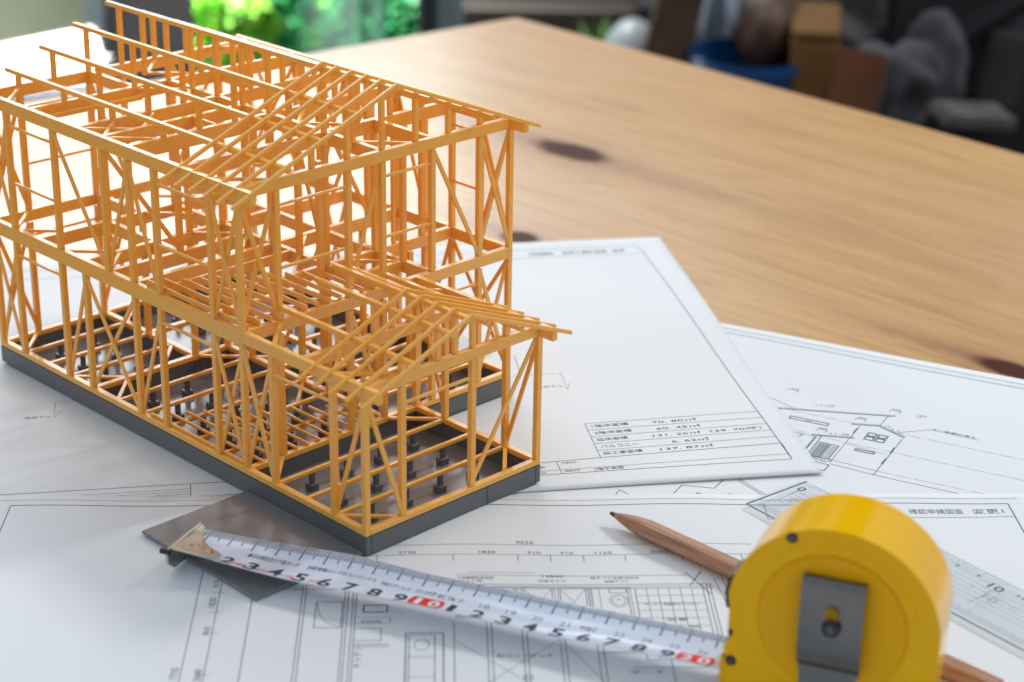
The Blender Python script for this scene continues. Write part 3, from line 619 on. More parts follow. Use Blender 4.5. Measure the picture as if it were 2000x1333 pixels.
X(4, 0, 4, 1, *hi); X(4, 3, 4, 4, *hi, '/'); X(4, 5.5, 4, 7, *hi, '\\'); X(4, 7, 4, 8, *hi); X(14, 0, 14, 1, *hi); X(9, 0, 9, 2, *hi, '\\'); X(7, 8, 8, 8, *hi, '/'); X(8, 8, 9, 8, *hi, '\\'); X(10, 8, 11, 8, *hi); X(14, 3, 14, 4, *hi); X(4, 8, 5, 8, *hi); X(7, 4, 6, 4, *hi, '\\'); X(14, 5.5, 14, 7, *hi); X(12, 8, 14, 8, *hi); X(8, 5.5, 8, 7, *hi)
# window rails -------------------------------------------------------
def rail(u0, v0, u1, v1, z):
    a, b = Vector(P(u0, v0, z)), Vector(P(u1, v1, z)); stick('window_rail', a, b, .065 * K, .065 * K, M_frame, H)
for z in (6.44, 5.01):
    rail(13, -.02, 11, -.02, z); rail(7, -.02, 5, -.02, z); rail(3.98, 1, 3.98, 3, z); rail(3.98, 4, 3.98, 5.5, z); rail(6, 8, 5, 8, z); rail(14, 1, 14, 3, z)
post(5, 8, Z2, Z3)
for a in ((13, -.02, 11, -.02), (7, -.02, 5, -.02), (3, -.02, 1, -.02), (-.02, 1, -.02, 3), (3.98, 5.5, 3.98, 7), (14, 1, 14, 3)): rail(*a, 3.15)
# second-floor corner post cap and door frame by the front wall
stick('door_frame', P(6.02, 6.1, 6.72), P(6.02, 7.0, 6.72), .06 * K, .06 * K, M_frame, H); stick('door_frame', P(6.02, 6.1, 3.84), P(6.02, 6.1, 6.74), .1 * K, .1 * K, M_frame, H)

# ------------------------------------------------------------------ tape measure
d2 = Vector((.401, -.916)).normalized(); n2 = Vector((.916, .401)).normalized(); O2 = Vector((-57.6, 36.1)); B0 = -2.23
BZ = [(-20, 9.2), (0, 9.1), (41, 7.1), (75, 7.7), (110, 8.2), (143, 7.3), (168, 8.6), (195, 9.0), (230, 9.0)]
TZB = [(-20, 7.6), (0, 7.8), (30, 8.7), (63, 10.2), (92, 9.1), (135, 9.6), (168, 9.6), (200, 9.4), (230, 9.2)]
def interp(T_, s):
    """smooth curve through the listed heights"""
    for k in range(len(T_) - 1):
        (a, za), (b, zb) = T_[k], T_[k + 1]
        if s <= b or k == len(T_) - 2:
            zp = T_[k - 1] if k else T_[k]; zn = T_[k + 2] if k + 2 < len(T_) else T_[k + 1]
            m0 = (zb - zp[1]) / max(1e-6, b - zp[0]) * (b - a); m1 = (zn[1] - za) / max(1e-6, zn[0] - a) * (b - a); t = (s - a) / (b - a)
            return (2 * t ** 3 - 3 * t * t + 1) * za + (t ** 3 - 2 * t * t + t) * m0 + (-2 * t ** 3 + 3 * t * t) * zb + (t ** 3 - t * t) * m1
BW = 21.0
def bp(s, t, dz=0.0):
    f = t / BW; z = interp(BZ, s) * (1 - f) + interp(TZB, s) * f - 1.7 * (1 - (2 * f - 1) ** 2)
    p = O2 + d2 * s + n2 * (B0 + t); return (p.x * MM, p.y * MM, (z + dz) * MM)
tape = root('tape_measure', ((O2 + d2 * 245 + n2 * 8).x * MM, (O2 + d2 * 245 + n2 * 8).y * MM, 0), 'yellow steel tape measure standing on the floor plan with its blade pulled out', 'tape measure')
def blade_sheet(name, s0, s1, dz, mat, t0=0, t1=BW, step=3.):
    ns = max(1, int((s1 - s0) / step)); nt_ = max(1, int(abs(t1 - t0) / 2)); V = []; F = []
    for i in range(ns + 1):
        for j in range(nt_ + 1): V.append(bp(s0 + (s1 - s0) * i / ns, t0 + (t1 - t0) * j / nt_, dz))
    for i in range(ns):
        for j in range(nt_): a = i * (nt_ + 1) + j; F.append((a, a + 1, a + nt_ + 2, a + nt_ + 1))
    return py_obj(name, V, F, mat, bl if name != 'blade' and name != 'blade_back' else tape, smooth=True)
bl = blade_sheet('blade', -4, 213, 0, M_bladew)
sm = bl.modifiers.new('thickness', 'SOLIDIFY'); sm.thickness = .00018; sm.offset = 1
def blade_lines(name, segs, mat):
    V = []; F = []
    for s0, t0, s1, t1, w in segs:
        d = Vector((s1 - s0, t1 - t0)); L = d.length; u = d / L; nn = Vector((-u.y, u.x)) * w / 2; k = len(V); n = max(1, int(L / 1.2))
        for i in range(n + 1):
            q = Vector((s0, t0)) + d * i / n; V += [bp(*(q + nn), .045), bp(*(q - nn), .045)]
        for i in range(n): F.append((k + 2 * i, k + 2 * i + 1, k + 2 * i + 3, k + 2 * i + 2))
    o = py_obj(name, V, F, mat, bl); o['kind'] = 'stuff'; return o
segs = []
for k in range(-2, 208):
    L = 6.6 if k % 10 == 0 else (5.0 if k % 5 == 0 else 3.3)
    segs.append((k + 1, BW - .15, k + 1, BW - L, (.55 if k % 10 == 0 else .45) if k % 5 == 0 else .40))
blade_lines('scale_ticks', segs, basic('tick_ink', (.03, .04, .05), .5, .3))
def blade_text(txt, sc, t0, w, h, mat, bold=.02, dz=.05, name='printed_number', slant=0.0):
    V, F, x0, x1, y0, y1 = text_mesh(txt, bold)
    out = [bp(sc - w / 2 + (x - x0) / (x1 - x0) * w + slant * (y - y0), t0 + (y - y0) / (y1 - y0) * h, dz) for x, y in V]
    return py_obj(name, out, F, mat, bl)
for k in range(2, 21):
    sc = k * 10 - 3.0
    if k in (10, 20):
        V = []; F = []; n = 8
        for i in range(n + 1):
            for j in range(4): V.append(bp(sc - 6.6 + 13.2 * i / n - .8 * (i in (0, n)) * (j in (0, 3)) * (-1 if i == 0 else 1), 0.7 + 7.2 * j / 3, .05))
        for i in range(n):
            for j in range(3): a = i * 4 + j; F.append((a, a + 1, a + 5, a + 4))
        py_obj('red_number_field', V, F, M_red, bl)
        blade_text(str(k)[0], sc - 3.1, 1.5, 4.0 if k == 20 else 2.1, 5.6, M_whiteink, .03, .10); blade_text('0', sc + 3.0, 1.5, 4.2, 5.6, M_whiteink, .03, .10)
    else:
        c = str(k)[-1]; blade_text(c, sc, .7, 2.4 if c == '1' else 5.0, 6.4, M_ink, .022)
for k, c in zip(range(0, 12), ('17', '18', '19', '20', '21', '22', '23', '24', '25', '26')): blade_text(c, 107 + k * 10.1, 9.0, 3.8, 2.6, M_inkg, .0)
for t_, sc, t0, w, h, mt in (('■印の単位及び下段マーク', 32, 10.2, 21, 2.8, M_inkt), ('JIS許容差ロック付コンベックス', 60, 10.2, 28, 2.6, M_inkt), ('7500ステンレス・ガラス繊維', 87, 9.9, 22, 2.6, M_inkt), ('EC 16', 102, 9.6, 6, 2.6, M_inkt), ('吋m', 155.5, 9.4, 4.4, 2.0, M_inkt)): blade_text(t_, sc, t0, w, h, mt, .02, name='printed_text')
for t_, sc, w in (('許容差', 22, 6.5), ('±0.6', 32.5, 5.5), ('1級', 42.5, 4.5), ('JIS', 52.5, 4.2)): blade_text(t_, sc, 1.6, w, 2.6, M_pink, .02, name='printed_text')
# end hook
def hook():
    V2 = [(-4.4, -1.8), (9.5, -1.0), (12.6, .2), (13.9, 3.0), (13.0, 6.4), (9.8, 8.4), (5.4, 10.4), (1.6, 13.4), (-.8, 17.2), (-2.6, 21.6), (-4.4, 22.6), (-4.8, 16)]
    bm = bmesh.new(); top = [bm.verts.new(bp(s, t, .95)) for s, t in V2]; bot = [bm.verts.new(bp(s, t, .1)) for s, t in V2]
    bm.faces.new(top); bm.faces.new(bot[::-1])
    for i in range(len(V2)): bm.faces.new((bot[i], bot[(i + 1) % len(V2)], top[(i + 1) % len(V2)], top[i]))
    hk = bm_obj('end_hook', bm, M_nickel, tape)
    bv = hk.modifiers.new('bevel', 'BEVEL'); bv.width = .0003; bv.segments = 2; bv.limit_method = 'ANGLE'
    # tab bent down to the paper
    bm = bmesh.new()
    def q(s, t, z):
        p = O2 + d2 * s + n2 * (B0 + t); return (p.x * MM, p.y * MM, z * MM)
    pts = [(-3.2, 9.9), (22.6, 9.4), (21, 4), (17, .4), (2, .4), (-2.4, 4)]
    a = [bm.verts.new(q(-4.4, t, z)) for t, z in pts]; b = [bm.verts.new(q(-5.4, t, z)) for t, z in pts]
    bm.faces.new(a); bm.faces.new(b[::-1])
    for i in range(6): bm.faces.new((a[i], a[(i + 1) % 6], b[(i + 1) % 6], b[i]))
    tb = bm_obj('hook_tab', bm, M_nickel, hk)
    bm = bmesh.new(); add_cyl(bm, q(-7.0, -3.2, 9.6), q(-3.2, -3.2, 9.6), .0011, seg=14); bm_obj('hook_tab', bm, M_dark, hk)
    for s, t in ((1.2, 4.8), (8.0, 3.8)):
        c = Vector(bp(s, t, .95)); bm = bmesh.new()
        bd = bmesh.new(); add_cyl(bd, c, c + Vector((0, 0, .00018)), .0027, .0027, 24); bm_obj('rivet_recess', bd, M_dark, hk)
        add_cyl(bm, c, c + Vector((0, 0, .0005)), .0021, .0020, 24); add_cyl(bm, c + Vector((0, 0, .0005)), c + Vector((0, 0, .0011)), .0014, .0008, 24)
        r = bm_obj('rivet', bm, M_copper, hk); smooth_by_angle(r, 30)
hook()
# case
CT = 32.0; F0 = B0 + 10.5 - 18.0
def cq(s, z, t=0.0):
    p = O2 + d2 * (s - 1.4) + n2 * (F0 + t); return (p.x * MM, p.y * MM, z * 1.018 * MM)
def arc(cx, cz, r, a0, a1, n, rz=None):
    rz = rz or r; return [(cx + r * math.cos(math.radians(a0 + (a1 - a0) * i / n)), cz + rz * math.sin(math.radians(a0 + (a1 - a0) * i / n))) for i in range(n + 1)]
outline = [(210.0, 1.0), (209.8, 17.5), (213.4, 21.5), (211.4, 27.5)] + arc(246.0, 38.0, 34.8, 174, 0, 30, 33.2) + [(280.2, 26), (280.0, 12), (279.2, 3.0), (277, .4), (212, .3)]
def prism(name, pts, t0, t1, mat, parent, bev=0, seg=3, ang=40, taper=1.0, ctr=(226.0, 8.0)):
    bm = bmesh.new(); a = [bm.verts.new(cq(s, z, t0)) for s, z in pts]; b = [bm.verts.new(cq(ctr[0] + (s - ctr[0]) * taper, ctr[1] + (z - ctr[1]) * taper, t1)) for s, z in pts]
    fa = bm.faces.new(a); fb = bm.faces.new(b[::-1])
    for i in range(len(pts)): bm.faces.new((a[i], b[i], b[(i + 1) % len(pts)], a[(i + 1) % len(pts)]))
    if bev: bmesh.ops.bevel(bm, geom=list(fa.edges) + list(fb.edges), offset=bev * MM, segments=seg, affect='EDGES', clamp_overlap=True)
    o = bm_obj(name, bm, mat, parent); smooth_by_angle(o, ang); return o
case = prism('case', outline, 0, CT, M_yellow, tape, 2.8, 4, taper=.965)
# raised shoulder and round boss on the side face
def ring(name, cx, cz, r0, r1, t0, t1, mat, n=64):
    bm = bmesh.new(); prof = [(r1, 0.0), (r1 - .6, t1 * .9), (r1 - 1.4, t1), (r0 + 1.2, t1), (r0 + .3, t1 * .8), (r0, t0)]
    rows = []
    for r, t in prof: rows.append([bm.verts.new(cq(cx + r * math.cos(2 * math.pi * i / n), cz + r * math.sin(2 * math.pi * i / n), -t)) for i in range(n)])
    for A_, B_ in zip(rows, rows[1:]):
        for i in range(n): bm.faces.new((A_[i], A_[(i + 1) % n], B_[(i + 1) % n], B_[i]))
    o = bm_obj(name, bm, mat, tape, True); return o
ring('raised_ring', 246, 38, 24.2, 28.6, .1, .55, M_yellow)
prism('side_disc', arc(246, 38, 24.0, 0, 354, 59), -.45, .2, M_yellow2, tape, .2, 2, 30)
# belt clip
def clip():
    prof = [(55.2, -.6), (55.4, -3.2), (53.6, -4.3), (50.5, -4.4), (30, -4.9), (25.5, -4.0), (23.2, -2.2), (21.2, -3.4), (18.6, -6.8)]
    hs = 10.3; bm = bmesh.new(); L_ = []; R_ = []
    for off in (0, .9):
        L_.append([bm.verts.new(cq(246.4 - hs + max(0, (24 - z)) * .35, z, t + off)) for z, t in prof]); R_.append([bm.verts.new(cq(246.4 + hs - max(0, (24 - z)) * .35, z, t + off)) for z, t in prof])
    n = len(prof)
    for i in range(n - 1):
        bm.faces.new((L_[0][i], R_[0][i], R_[0][i + 1], L_[0][i + 1])); bm.faces.new((L_[1][i], L_[1][i + 1], R_[1][i + 1], R_[1][i]))
        bm.faces.new((L_[0][i], L_[0][i + 1], L_[1][i + 1], L_[1][i])); bm.faces.new((R_[0][i], R_[1][i], R_[1][i + 1], R_[0][i + 1]))
    bm.faces.new((L_[0][0], L_[1][0], R_[1][0], R_[0][0])); bm.faces.new((L_[0][-1], R_[0][-1], R_[1][-1], L_[1][-1]))
    o = bm_obj('belt_clip', bm, M_steel, tape)
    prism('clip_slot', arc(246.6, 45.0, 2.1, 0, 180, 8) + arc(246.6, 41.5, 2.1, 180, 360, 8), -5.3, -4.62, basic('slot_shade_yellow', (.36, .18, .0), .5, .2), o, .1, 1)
    s_ = prism('clip_screw', arc(246.8, 39.8, 3.1, 0, 345, 23), -6.2, -4.7, M_dark, o, .4, 2)
    prism('screw_cross', [(245.3, 39.3), (248.3, 39.3), (248.3, 39.9), (245.3, 39.9)], -6.35, -6.15, M_steel, s_); prism('screw_cross', [(246.5, 38.1), (247.1, 38.1), (247.1, 41.1), (246.5, 41.1)], -6.34, -6.15, M_steel, s_)
clip()
for s, z in ((231.0, 66.0), (213.6, 17.6), (273.5, 7.0), (262, 64)):
    if (s, z) == (262, 64): continue
    c = prism('case_screw', arc(s, z, 1.9, 0, 345, 23), -.5, .3, M_dark, tape, .3, 2); prism('screw_cross', [(s - 1.0, z - .2), (s + 1.0, z - .2), (s + 1.0, z + .2), (s - 1.0, z + .2)], -.62, -.45, M_steel, c); prism('screw_cross', [(s - .2, z - 1.0), (s + .2, z - 1.0), (s + .2, z + 1.0), (s - .2, z + 1.0)], -.61, -.45, M_steel, c)
# lock button on the mouth side, and rubber bumper below
prism('lock_button', [(208.4, 31), (207.6, 36), (208.6, 42), (213.5, 46.5), (214, 30)], 9, 22, M_dark, tape, 1.0, 3)
prism('mouth_guard', [(208.9, 5.5), (208.9, 15.5), (211.5, 17.2), (211.5, 4.8)], 3.5, CT - 3.5, M_yellow, tape, .8, 2)

# ------------------------------------------------------------------ pencil
def pencil():
    r = root('pencil', (.0875, -.13, 0), 'natural wood hexagonal pencil with sharpened tip, lying behind the tape measure', 'pencil')
    A_ = Vector((87.6, -44.6, 3.7)) * MM; Bp = Vector((88.1, -222, 3.7)) * MM; ax = (Bp - A_).normalized(); q = ax.to_track_quat('Z', 'Y')
    def rim(dist, rad, hexf):
        out = []
        for i in range(36):
            t = 2 * math.pi * i / 36; a = (t % (math.pi / 3)) - math.pi / 6; rr = rad * (1 if not hexf else math.cos(math.pi / 6) / math.cos(a) * 1.08)
            out.append(A_ + q @ Vector((rr * math.cos(t + .2), rr * math.sin(t + .2), dist)))
        return out
    bm = bmesh.new(); rows = []
    for dist, rad, hx in ((.0032, .0012, 0), (.0075, .00225, 0), (.0125, .0032, 0)): rows.append([bm.verts.new(p) for p in rim(dist, rad, hx)])
    rr = rim(0, .0035, 1)
    hexrow = []
    for i, p in enumerate(rim(.0165, .0039, 1)):
        rad = (p - (A_ + ax * .0165)).length; hexrow.append(bm.verts.new(p + ax * ((rad - .0036) * 6.5)))
    rows.append(hexrow); rows.append([bm.verts.new(p) for p in rim((Bp - A_).length, .0039, 1)])
    for a, b in zip(rows, rows[1:]):
        for i in range(36): bm.faces.new((a[i], a[(i + 1) % 36], b[(i + 1) % 36], b[i]))
    bm.faces.new(rows[-1]); bm.faces.new(rows[0][::-1])
    o = bm_obj('barrel', bm, M_pencil, r); smooth_by_angle(o, 18)
    bm = bmesh.new(); add_cyl(bm, A_ + ax * .0004, A_ + ax * .0034, .0007, .00122, 16); o = bm_obj('lead', bm, M_graphite, r); smooth_by_angle(o, 40)
pencil()

# ------------------------------------------------------------------ clear ruler
def ruler():
    o0 = Vector((136.8, -73.5)); dr = Vector((-.118, -.993)).normalized(); nr = Vector((.993, -.118)).normalized()
    def rp(s, t, z): p = o0 + dr * s + nr * t; return (p.x * MM, p.y * MM, z * MM)
    Wd, Ln, z0 = 34.0, 215.0, .45
    r = root('clear_ruler', rp(60, 17, 0), 'transparent plastic ruler with printed scale lying behind the tape measure', 'ruler')
    bm = bmesh.new()
    prof = [(0, z0), (Wd, z0), (Wd, z0 + 1.0), (Wd - 6, z0 + 2.4), (3, z0 + 2.4), (0, z0 + 1.9)]
    a = [bm.verts.new(rp(0, t, z)) for t, z in prof]; b = [bm.verts.new(rp(Ln, t, z)) for t, z in prof]
    bm.faces.new(a); bm.faces.new(b[::-1])
    for i in range(6): bm.faces.new((a[i], b[i], b[(i + 1) % 6], a[(i + 1) % 6]))
    bm_obj('ruler_blade', bm, M_clear, r)
    for n_, p0, p1, w in (('ruler_edge', (0, 0), (Ln, 0), .35), ('ruler_edge', (0, .2), (0, Wd - .2), .4)):
        bm = bmesh.new(); add_cyl(bm, rp(*p0, z0 + .9), rp(*p1, z0 + .9), w * MM * .8, seg=8); bm_obj(n_, bm, M_edge, r)
    def zt(t): return z0 + 2.45 if 3 < t < Wd - 6 else (z0 + 1.05 + (Wd - t) * 1.4 / 6 if t >= Wd - 6 else z0 + 1.95 + t * .17)
    V = []; F = []
    def seg(s0, t0, s1, t1, w):
        k = len(V); d = Vector((s1 - s0, t1 - t0)).normalized(); nn = Vector((-d.y, d.x)) * w / 2
        for s, t in ((s0, t0), (s1, t1)):
            V.append(rp(s + nn.x, t + nn.y, zt(t) + .03)); V.append(rp(s - nn.x, t - nn.y, zt(t) + .03))
        F.append((k, k + 1, k + 3, k + 2))
    for k in range(0, 201):
        L_ = 5.0 if k % 10 == 0 else (3.8 if k % 5 == 0 else 2.4); seg(6 + k, Wd - .4, 6 + k, Wd - L_, .2)
        seg(6 + k, .6, 6 + k, (3.4 if k % 5 else 4.4), .2)
    for t in (10, 13, 16, 19, 22): seg(8, t, Ln - 4, t, .16)
    for k in range(0, 21, 10): seg(6 + k * 10 + 1, 8, 6 + k * 10 + .3, Wd - 11.5, .22)
    o = py_obj('scale_ticks', V, F, M_inkt, r); o['kind'] = 'stuff'
    for k in range(0, 21):
        big = k % 10 == 0; Vt, Ft, x0, x1, y0, y1 = text_mesh(str(k), .02); h = 4.2 if big else 2.0; w = h * .75 * (2 if k >= 10 else 1)
        out = [rp(6 + k * 10 - w / 2 + (x - x0) / (x1 - x0) * w, Wd - (11.2 if big else 8.3) + (y - y0) / (y1 - y0) * h, z0 + 2.5) for x, y in Vt]
        py_obj('printed_number', out, Ft, M_inkt, r)
ruler()

# ------------------------------------------------------------------ room and garden behind the table
FZ = -.72
def at(px, py, D):
    """point on the sight line of a photograph pixel at horizontal distance D from the camera (metres)"""
    d = R @ Vector(((px - 1000) / 3938.5, -(py - 666.5) / 3938.5, -1)); return CAM + d * (D / math.hypot(d.x, d.y))
M_floor = basic('dark_floor_boards', (.060, .042, .030), .35, .5, noise_scale=8, amount=.35)
M_wall = basic('dark_brown_wall', (.045, .030, .022), .6, .4, noise_scale=4, amount=.2)
M_frameg = basic('grey_window_frame', (.15, .145, .146), .5, .4, noise_scale=3, amount=.15)
M_blueg = basic('blue_grey_frame', (.20, .26, .28), .5, .4)
M_white = basic('white_laminate', (.80, .80, .78), .4, .4, noise_scale=6, amount=.04)
M_lawn = basic('lawn', (.10, .30, .05), .8, .2, noise_scale=7, amount=.5)
M_terr = basic('pale_terrace', (.50, .52, .46), .8, .2, noise_scale=3, amount=.2)
M_leaf1 = basic('leaf_bright', (.26, .66, .07), .5, .4, noise_scale=6, amount=.35)
M_leaf2 = basic('leaf_deep', (.03, .30, .10), .5, .4, noise_scale=6, amount=.35)
def quad_box(name, a, b, depth, z0, z1, mat, parent=None, bev=.004):
    """upright box from plan point a to b (its near face), going back by depth"""
    a = Vector((a[0], a[1])); b = Vector((b[0], b[1])); u = (b - a).normalized(); n = Vector((-u.y, u.x)) * depth
    if n.dot(Vector((.65, .65))) < 0: n = -n
    bm = bmesh.new(); lo = [bm.verts.new((p.x, p.y, z0)) for p in (a, b, b + n, a + n)]; hi_ = [bm.verts.new((p.x, p.y, z1)) for p in (a, b, b + n, a + n)]
    bm.faces.new(lo[::-1]); bm.faces.new(hi_)
    for i in range(4): bm.faces.new((lo[i], lo[(i + 1) % 4], hi_[(i + 1) % 4], hi_[i]))
    bevel_bm(bm, bev); return bm_obj(name, bm, mat, parent)
fl = box_obj('floor', (-3, -3, FZ - .1), (6, 2.05, FZ), M_floor); tag(fl, kind='structure')
fl2 = box_obj('floor', (3.0, 2.05, FZ - .1), (6, 6, FZ - .0001), M_floor); tag(fl2, kind='structure')
gr = box_obj('ground', (-6, 2.05, FZ - .12), (3.0, 9, FZ - .02), M_lawn); tag(gr, kind='structure')
tr = box_obj('terrace', (-6, 2.06, FZ - .1), (1.8, 3.05, FZ + .01), M_terr); tag(tr, kind='structure')
# window wall posts
def wall_post(x0, x1, D, mat, name, label, depth=.1):
    a, b = at(x0, 40, D), at(x1, 40, D); o = quad_box(name, a, b, depth, FZ, 0.22, mat); tag(o, label, 'window post'); return o
wall_post(168, 206, 2.35, M_blueg, 'window_jamb', 'blue grey window jamb left of the dark pillar, blurred')
wall_post(206, 378, 2.40, M_frameg, 'pillar', 'broad dark grey pillar between the window and the bright terrace, blurred')
wall_post(816, 848, 2.45, M_dark, 'window_mullion', 'thin dark window post beside the garden greenery, blurred')
wall_post(848, 905, 2.50, M_blueg, 'window_frame', 'grey blue window frame where the garden window ends, blurred')
# glass panel in front of the garden, pale green reflection put into its colour
pn = root('glass_door', at(660, 40, 2.6), 'glass door with a pale green reflection painted into the pane, over the garden', 'door')
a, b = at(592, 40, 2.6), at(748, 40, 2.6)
quad_box('pane', a, b, .006, FZ + .03, 0.3, clear_mat('painted_reflection_glass', (.80, .97, .88), .35), pn, .001)
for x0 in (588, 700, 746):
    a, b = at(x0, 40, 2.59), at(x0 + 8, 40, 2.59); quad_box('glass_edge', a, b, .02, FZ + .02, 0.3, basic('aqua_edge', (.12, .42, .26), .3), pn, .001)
# white table seen behind on the left
wt = root('white_table', (-.1, 1.75, FZ), 'bright white side table behind the pine table at the left edge, out of focus', 'table')
ztop = -.18
def on_level(px, py, z):
    d = at(px, py, 1.0) - CAM; return CAM + d * ((z - CAM.z) / d.z)
bm = bmesh.new()
pl = [Vector(on_level(*q, ztop)[:2]) for q in ((-160, 117), (186, 48), (214, 158), (-160, 205))]
lo_ = [bm.verts.new((p.x, p.y, ztop - .03)) for p in pl]; hi_ = [bm.verts.new((p.x, p.y, ztop)) for p in pl]
bm.faces.new(lo_[::-1]); bm.faces.new(hi_)
for i in range(4): bm.faces.new((lo_[i], lo_[(i + 1) % 4], hi_[(i + 1) % 4], hi_[i]))
bevel_bm(bm, .004, 2); bm_obj('table_top', bm, M_white, wt)
for p in pl:
    q_ = p + (sum(pl, Vector((0, 0))) / 4 - p) * .12; box_obj('leg', (q_.x - .02, q_.y - .02, FZ), (q_.x + .02, q_.y + .02, ztop - .031), M_white, wt)
# garden shrubs
def shrub(c, rad, n, mats, label, rs):
    rg = random.Random(rs); r = root('shrub', (c[0], c[1], FZ - .02), label, 'shrub', 'shrubs outside the window')
    for mat, frac in mats:
        V = []; F = []
        for i in range(int(n * frac)):
            th = rg.uniform(0, 6.283); ph = math.acos(rg.uniform(-1, 1)); rr = rad * (rg.random() ** .35) * (1 + .25 * noise.noise(Vector((math.cos(th) * 2 + rs, math.sin(th) * 2, ph * 2))))
            p = Vector((c[0] + rr * math.sin(ph) * math.cos(th), c[1] + rr * math.sin(ph) * math.sin(th), c[2] + rr * .9 * math.cos(ph)))
            cl = noise.noise(p * 5.0 + Vector((rs, 0, 0)))
            if (mat is M_leaf2) != (cl < -.02): continue
            s = rg.uniform(.012, .026); e = Vector((rg.gauss(0, 1), rg.gauss(0, 1), rg.gauss(0, .6))).normalized(); g = e.cross(Vector((rg.gauss(0, 1), rg.gauss(0, 1), 1))).normalized()
            k = len(V); V += [tuple(p - e * s), tuple(p + g * s * .45), tuple(p + e * s), tuple(p - g * s * .45)]; F.append((k, k + 1, k + 2, k + 3))
        o = py_obj('foliage', V, F, mat, r); o['kind'] = 'stuff'
    bm = bmesh.new()
    for k in range(4):
        an = k * 1.6; add_cyl(bm, (c[0], c[1], FZ - .02), (c[0] + .3 * rad * math.cos(an), c[1] + .3 * rad * math.sin(an), c[2] + rad * .3), .014, .006, 8)
    bm_obj('stem', bm, M_wall, r)
mix = [(M_leaf1, 1.0), (M_leaf2, 1.0)]
for i, (px, py, D, rad) in enumerate(((470, 15, 3.0, .085), (560, 62, 3.05, .085), (655, 12, 3.1, .09), (735, 60, 3.0, .08), (790, 15, 3.1, .07), (520, -75, 3.4, .15), (690, -70, 3.45, .15))):
    p = at(px, py, D)
    lab = ['bright green shrub nearest the grey pillar', 'leafy green shrub low against the table edge', 'green shrub in the middle of the garden window', 'light green shrub low behind the glass door', 'green shrub beside the dark window post', 'taller shrub behind, left half of the garden window', 'taller shrub behind, right half of the garden window'][i]
    shrub((p.x, p.y, p.z), rad, 2600, mix, lab, i + 1)
gw = quad_box('garden_wall', at(-300, 40, 3.7), at(300, 40, 3.9), .1, FZ - .1, 1.0, basic('mossy_plaster', (.105, .112, .09), .9, .2, noise_scale=1.5, amount=.30)); tag(gw, 'dull grey green garden wall beyond the white table', 'wall')
hd = quad_box('hedge', at(330, 40, 4.9), at(960, 40, 4.6), .3, FZ - .1, 1.4, basic('hedge_green', (.10, .36, .06), .9, .2, noise_scale=9, amount=.6)); tag(hd, 'bright green clipped hedge behind the shrubs outside the window', 'hedge')
# back wall of the dark side of the room
wb = quad_box('back_wall', at(905, 40, 3.4), at(2400, 40, 3.9), .1, FZ, 2.0, M_wall); tag(wb, 'dark brown back wall behind the things on the right', 'wall')
M_wood2 = basic('brown_wood', (.07, .036, .02), .5, .4, noise_scale=30, amount=.3)
M_wood3 = basic('tan_wood', (.16, .10, .06), .5, .4, noise_scale=30, amount=.3)
M_cloth = basic('white_cloth', (.50, .56, .64), .8, .2, noise_scale=12, amount=.08)
M_blue = basic('blue_plastic', (.006, .06, .19), .35, .5)
M_card = basic('brown_cardboard', (.15, .075, .024), .8, .2, noise_scale=40, amount=.1)
M_black = basic('black_fabric', (.012, .012, .014), .8, .3)
M_greyf = basic('grey_fabric', (.075, .068, .07), .9, .2, noise_scale=25, amount=.5)
M_lime = basic('lime_plastic', (.22, .34, .012), .3, .5)
M_redp = basic('red_plastic', (.30, .02, .01), .4, .5)
M_beige = basic('beige_card', (.42, .36, .27), .8, .2)
def bgbox(name, x0, x1, ytop, D, depth, mat, label, cat, zb=FZ, parts=None):
    a, b = at(x0, ytop, D), at(x1, ytop, D); z1 = a.z
    r = root(name, ((a.x + b.x) / 2, (a.y + b.y) / 2, zb), label, cat); quad_box('box_body', a, b, depth, zb, z1, mat, r, .006)
    u = (Vector(b) - Vector(a)); quad_box('lid_flap', (a.x - u.x * .01, a.y - u.y * .01 ), (b.x + u.x * .01, b.y + u.y * .01), depth + .004, z1 + .001, z1 + .010, mat, r, .002)
    return r
def blob(name, c, r, mat, parent=None, sq=(1, 1, 1), amp=.25, seed=0, sub=3):
    bm = bmesh.new(); bmesh.ops.create_icosphere(bm, subdivisions=sub, radius=1.0)
    for v in bm.verts:
        k = 1 + amp * noise.noise(v.co * 1.7 + Vector((seed, seed, 0))); v.co = Vector((c[0] + v.co.x * r * sq[0] * k, c[1] + v.co.y * r * sq[1] * k, c[2] + v.co.z * r * sq[2] * k))
    return bm_obj(name, bm, mat, parent, True)
# low wooden bench at the window end
bn = root('wooden_bench', at(1020, 10, 2.9), 'dark wooden bench behind the far corner of the table', 'bench')
quad_box('seat', at(900, 14, 2.9), at(1245, 14, 2.9), .35, at(1000, 14, 2.9).z - .03, at(1000, 14, 2.9).z, basic('bench_wood', (.02, .012, .008), .6), bn)
for x0 in (915, 1215): quad_box('leg', at(x0, 14, 2.91), at(x0 + 18, 14, 2.91), .3, FZ, at(1000, 14, 2.9).z - .031, M_wood2, bn)
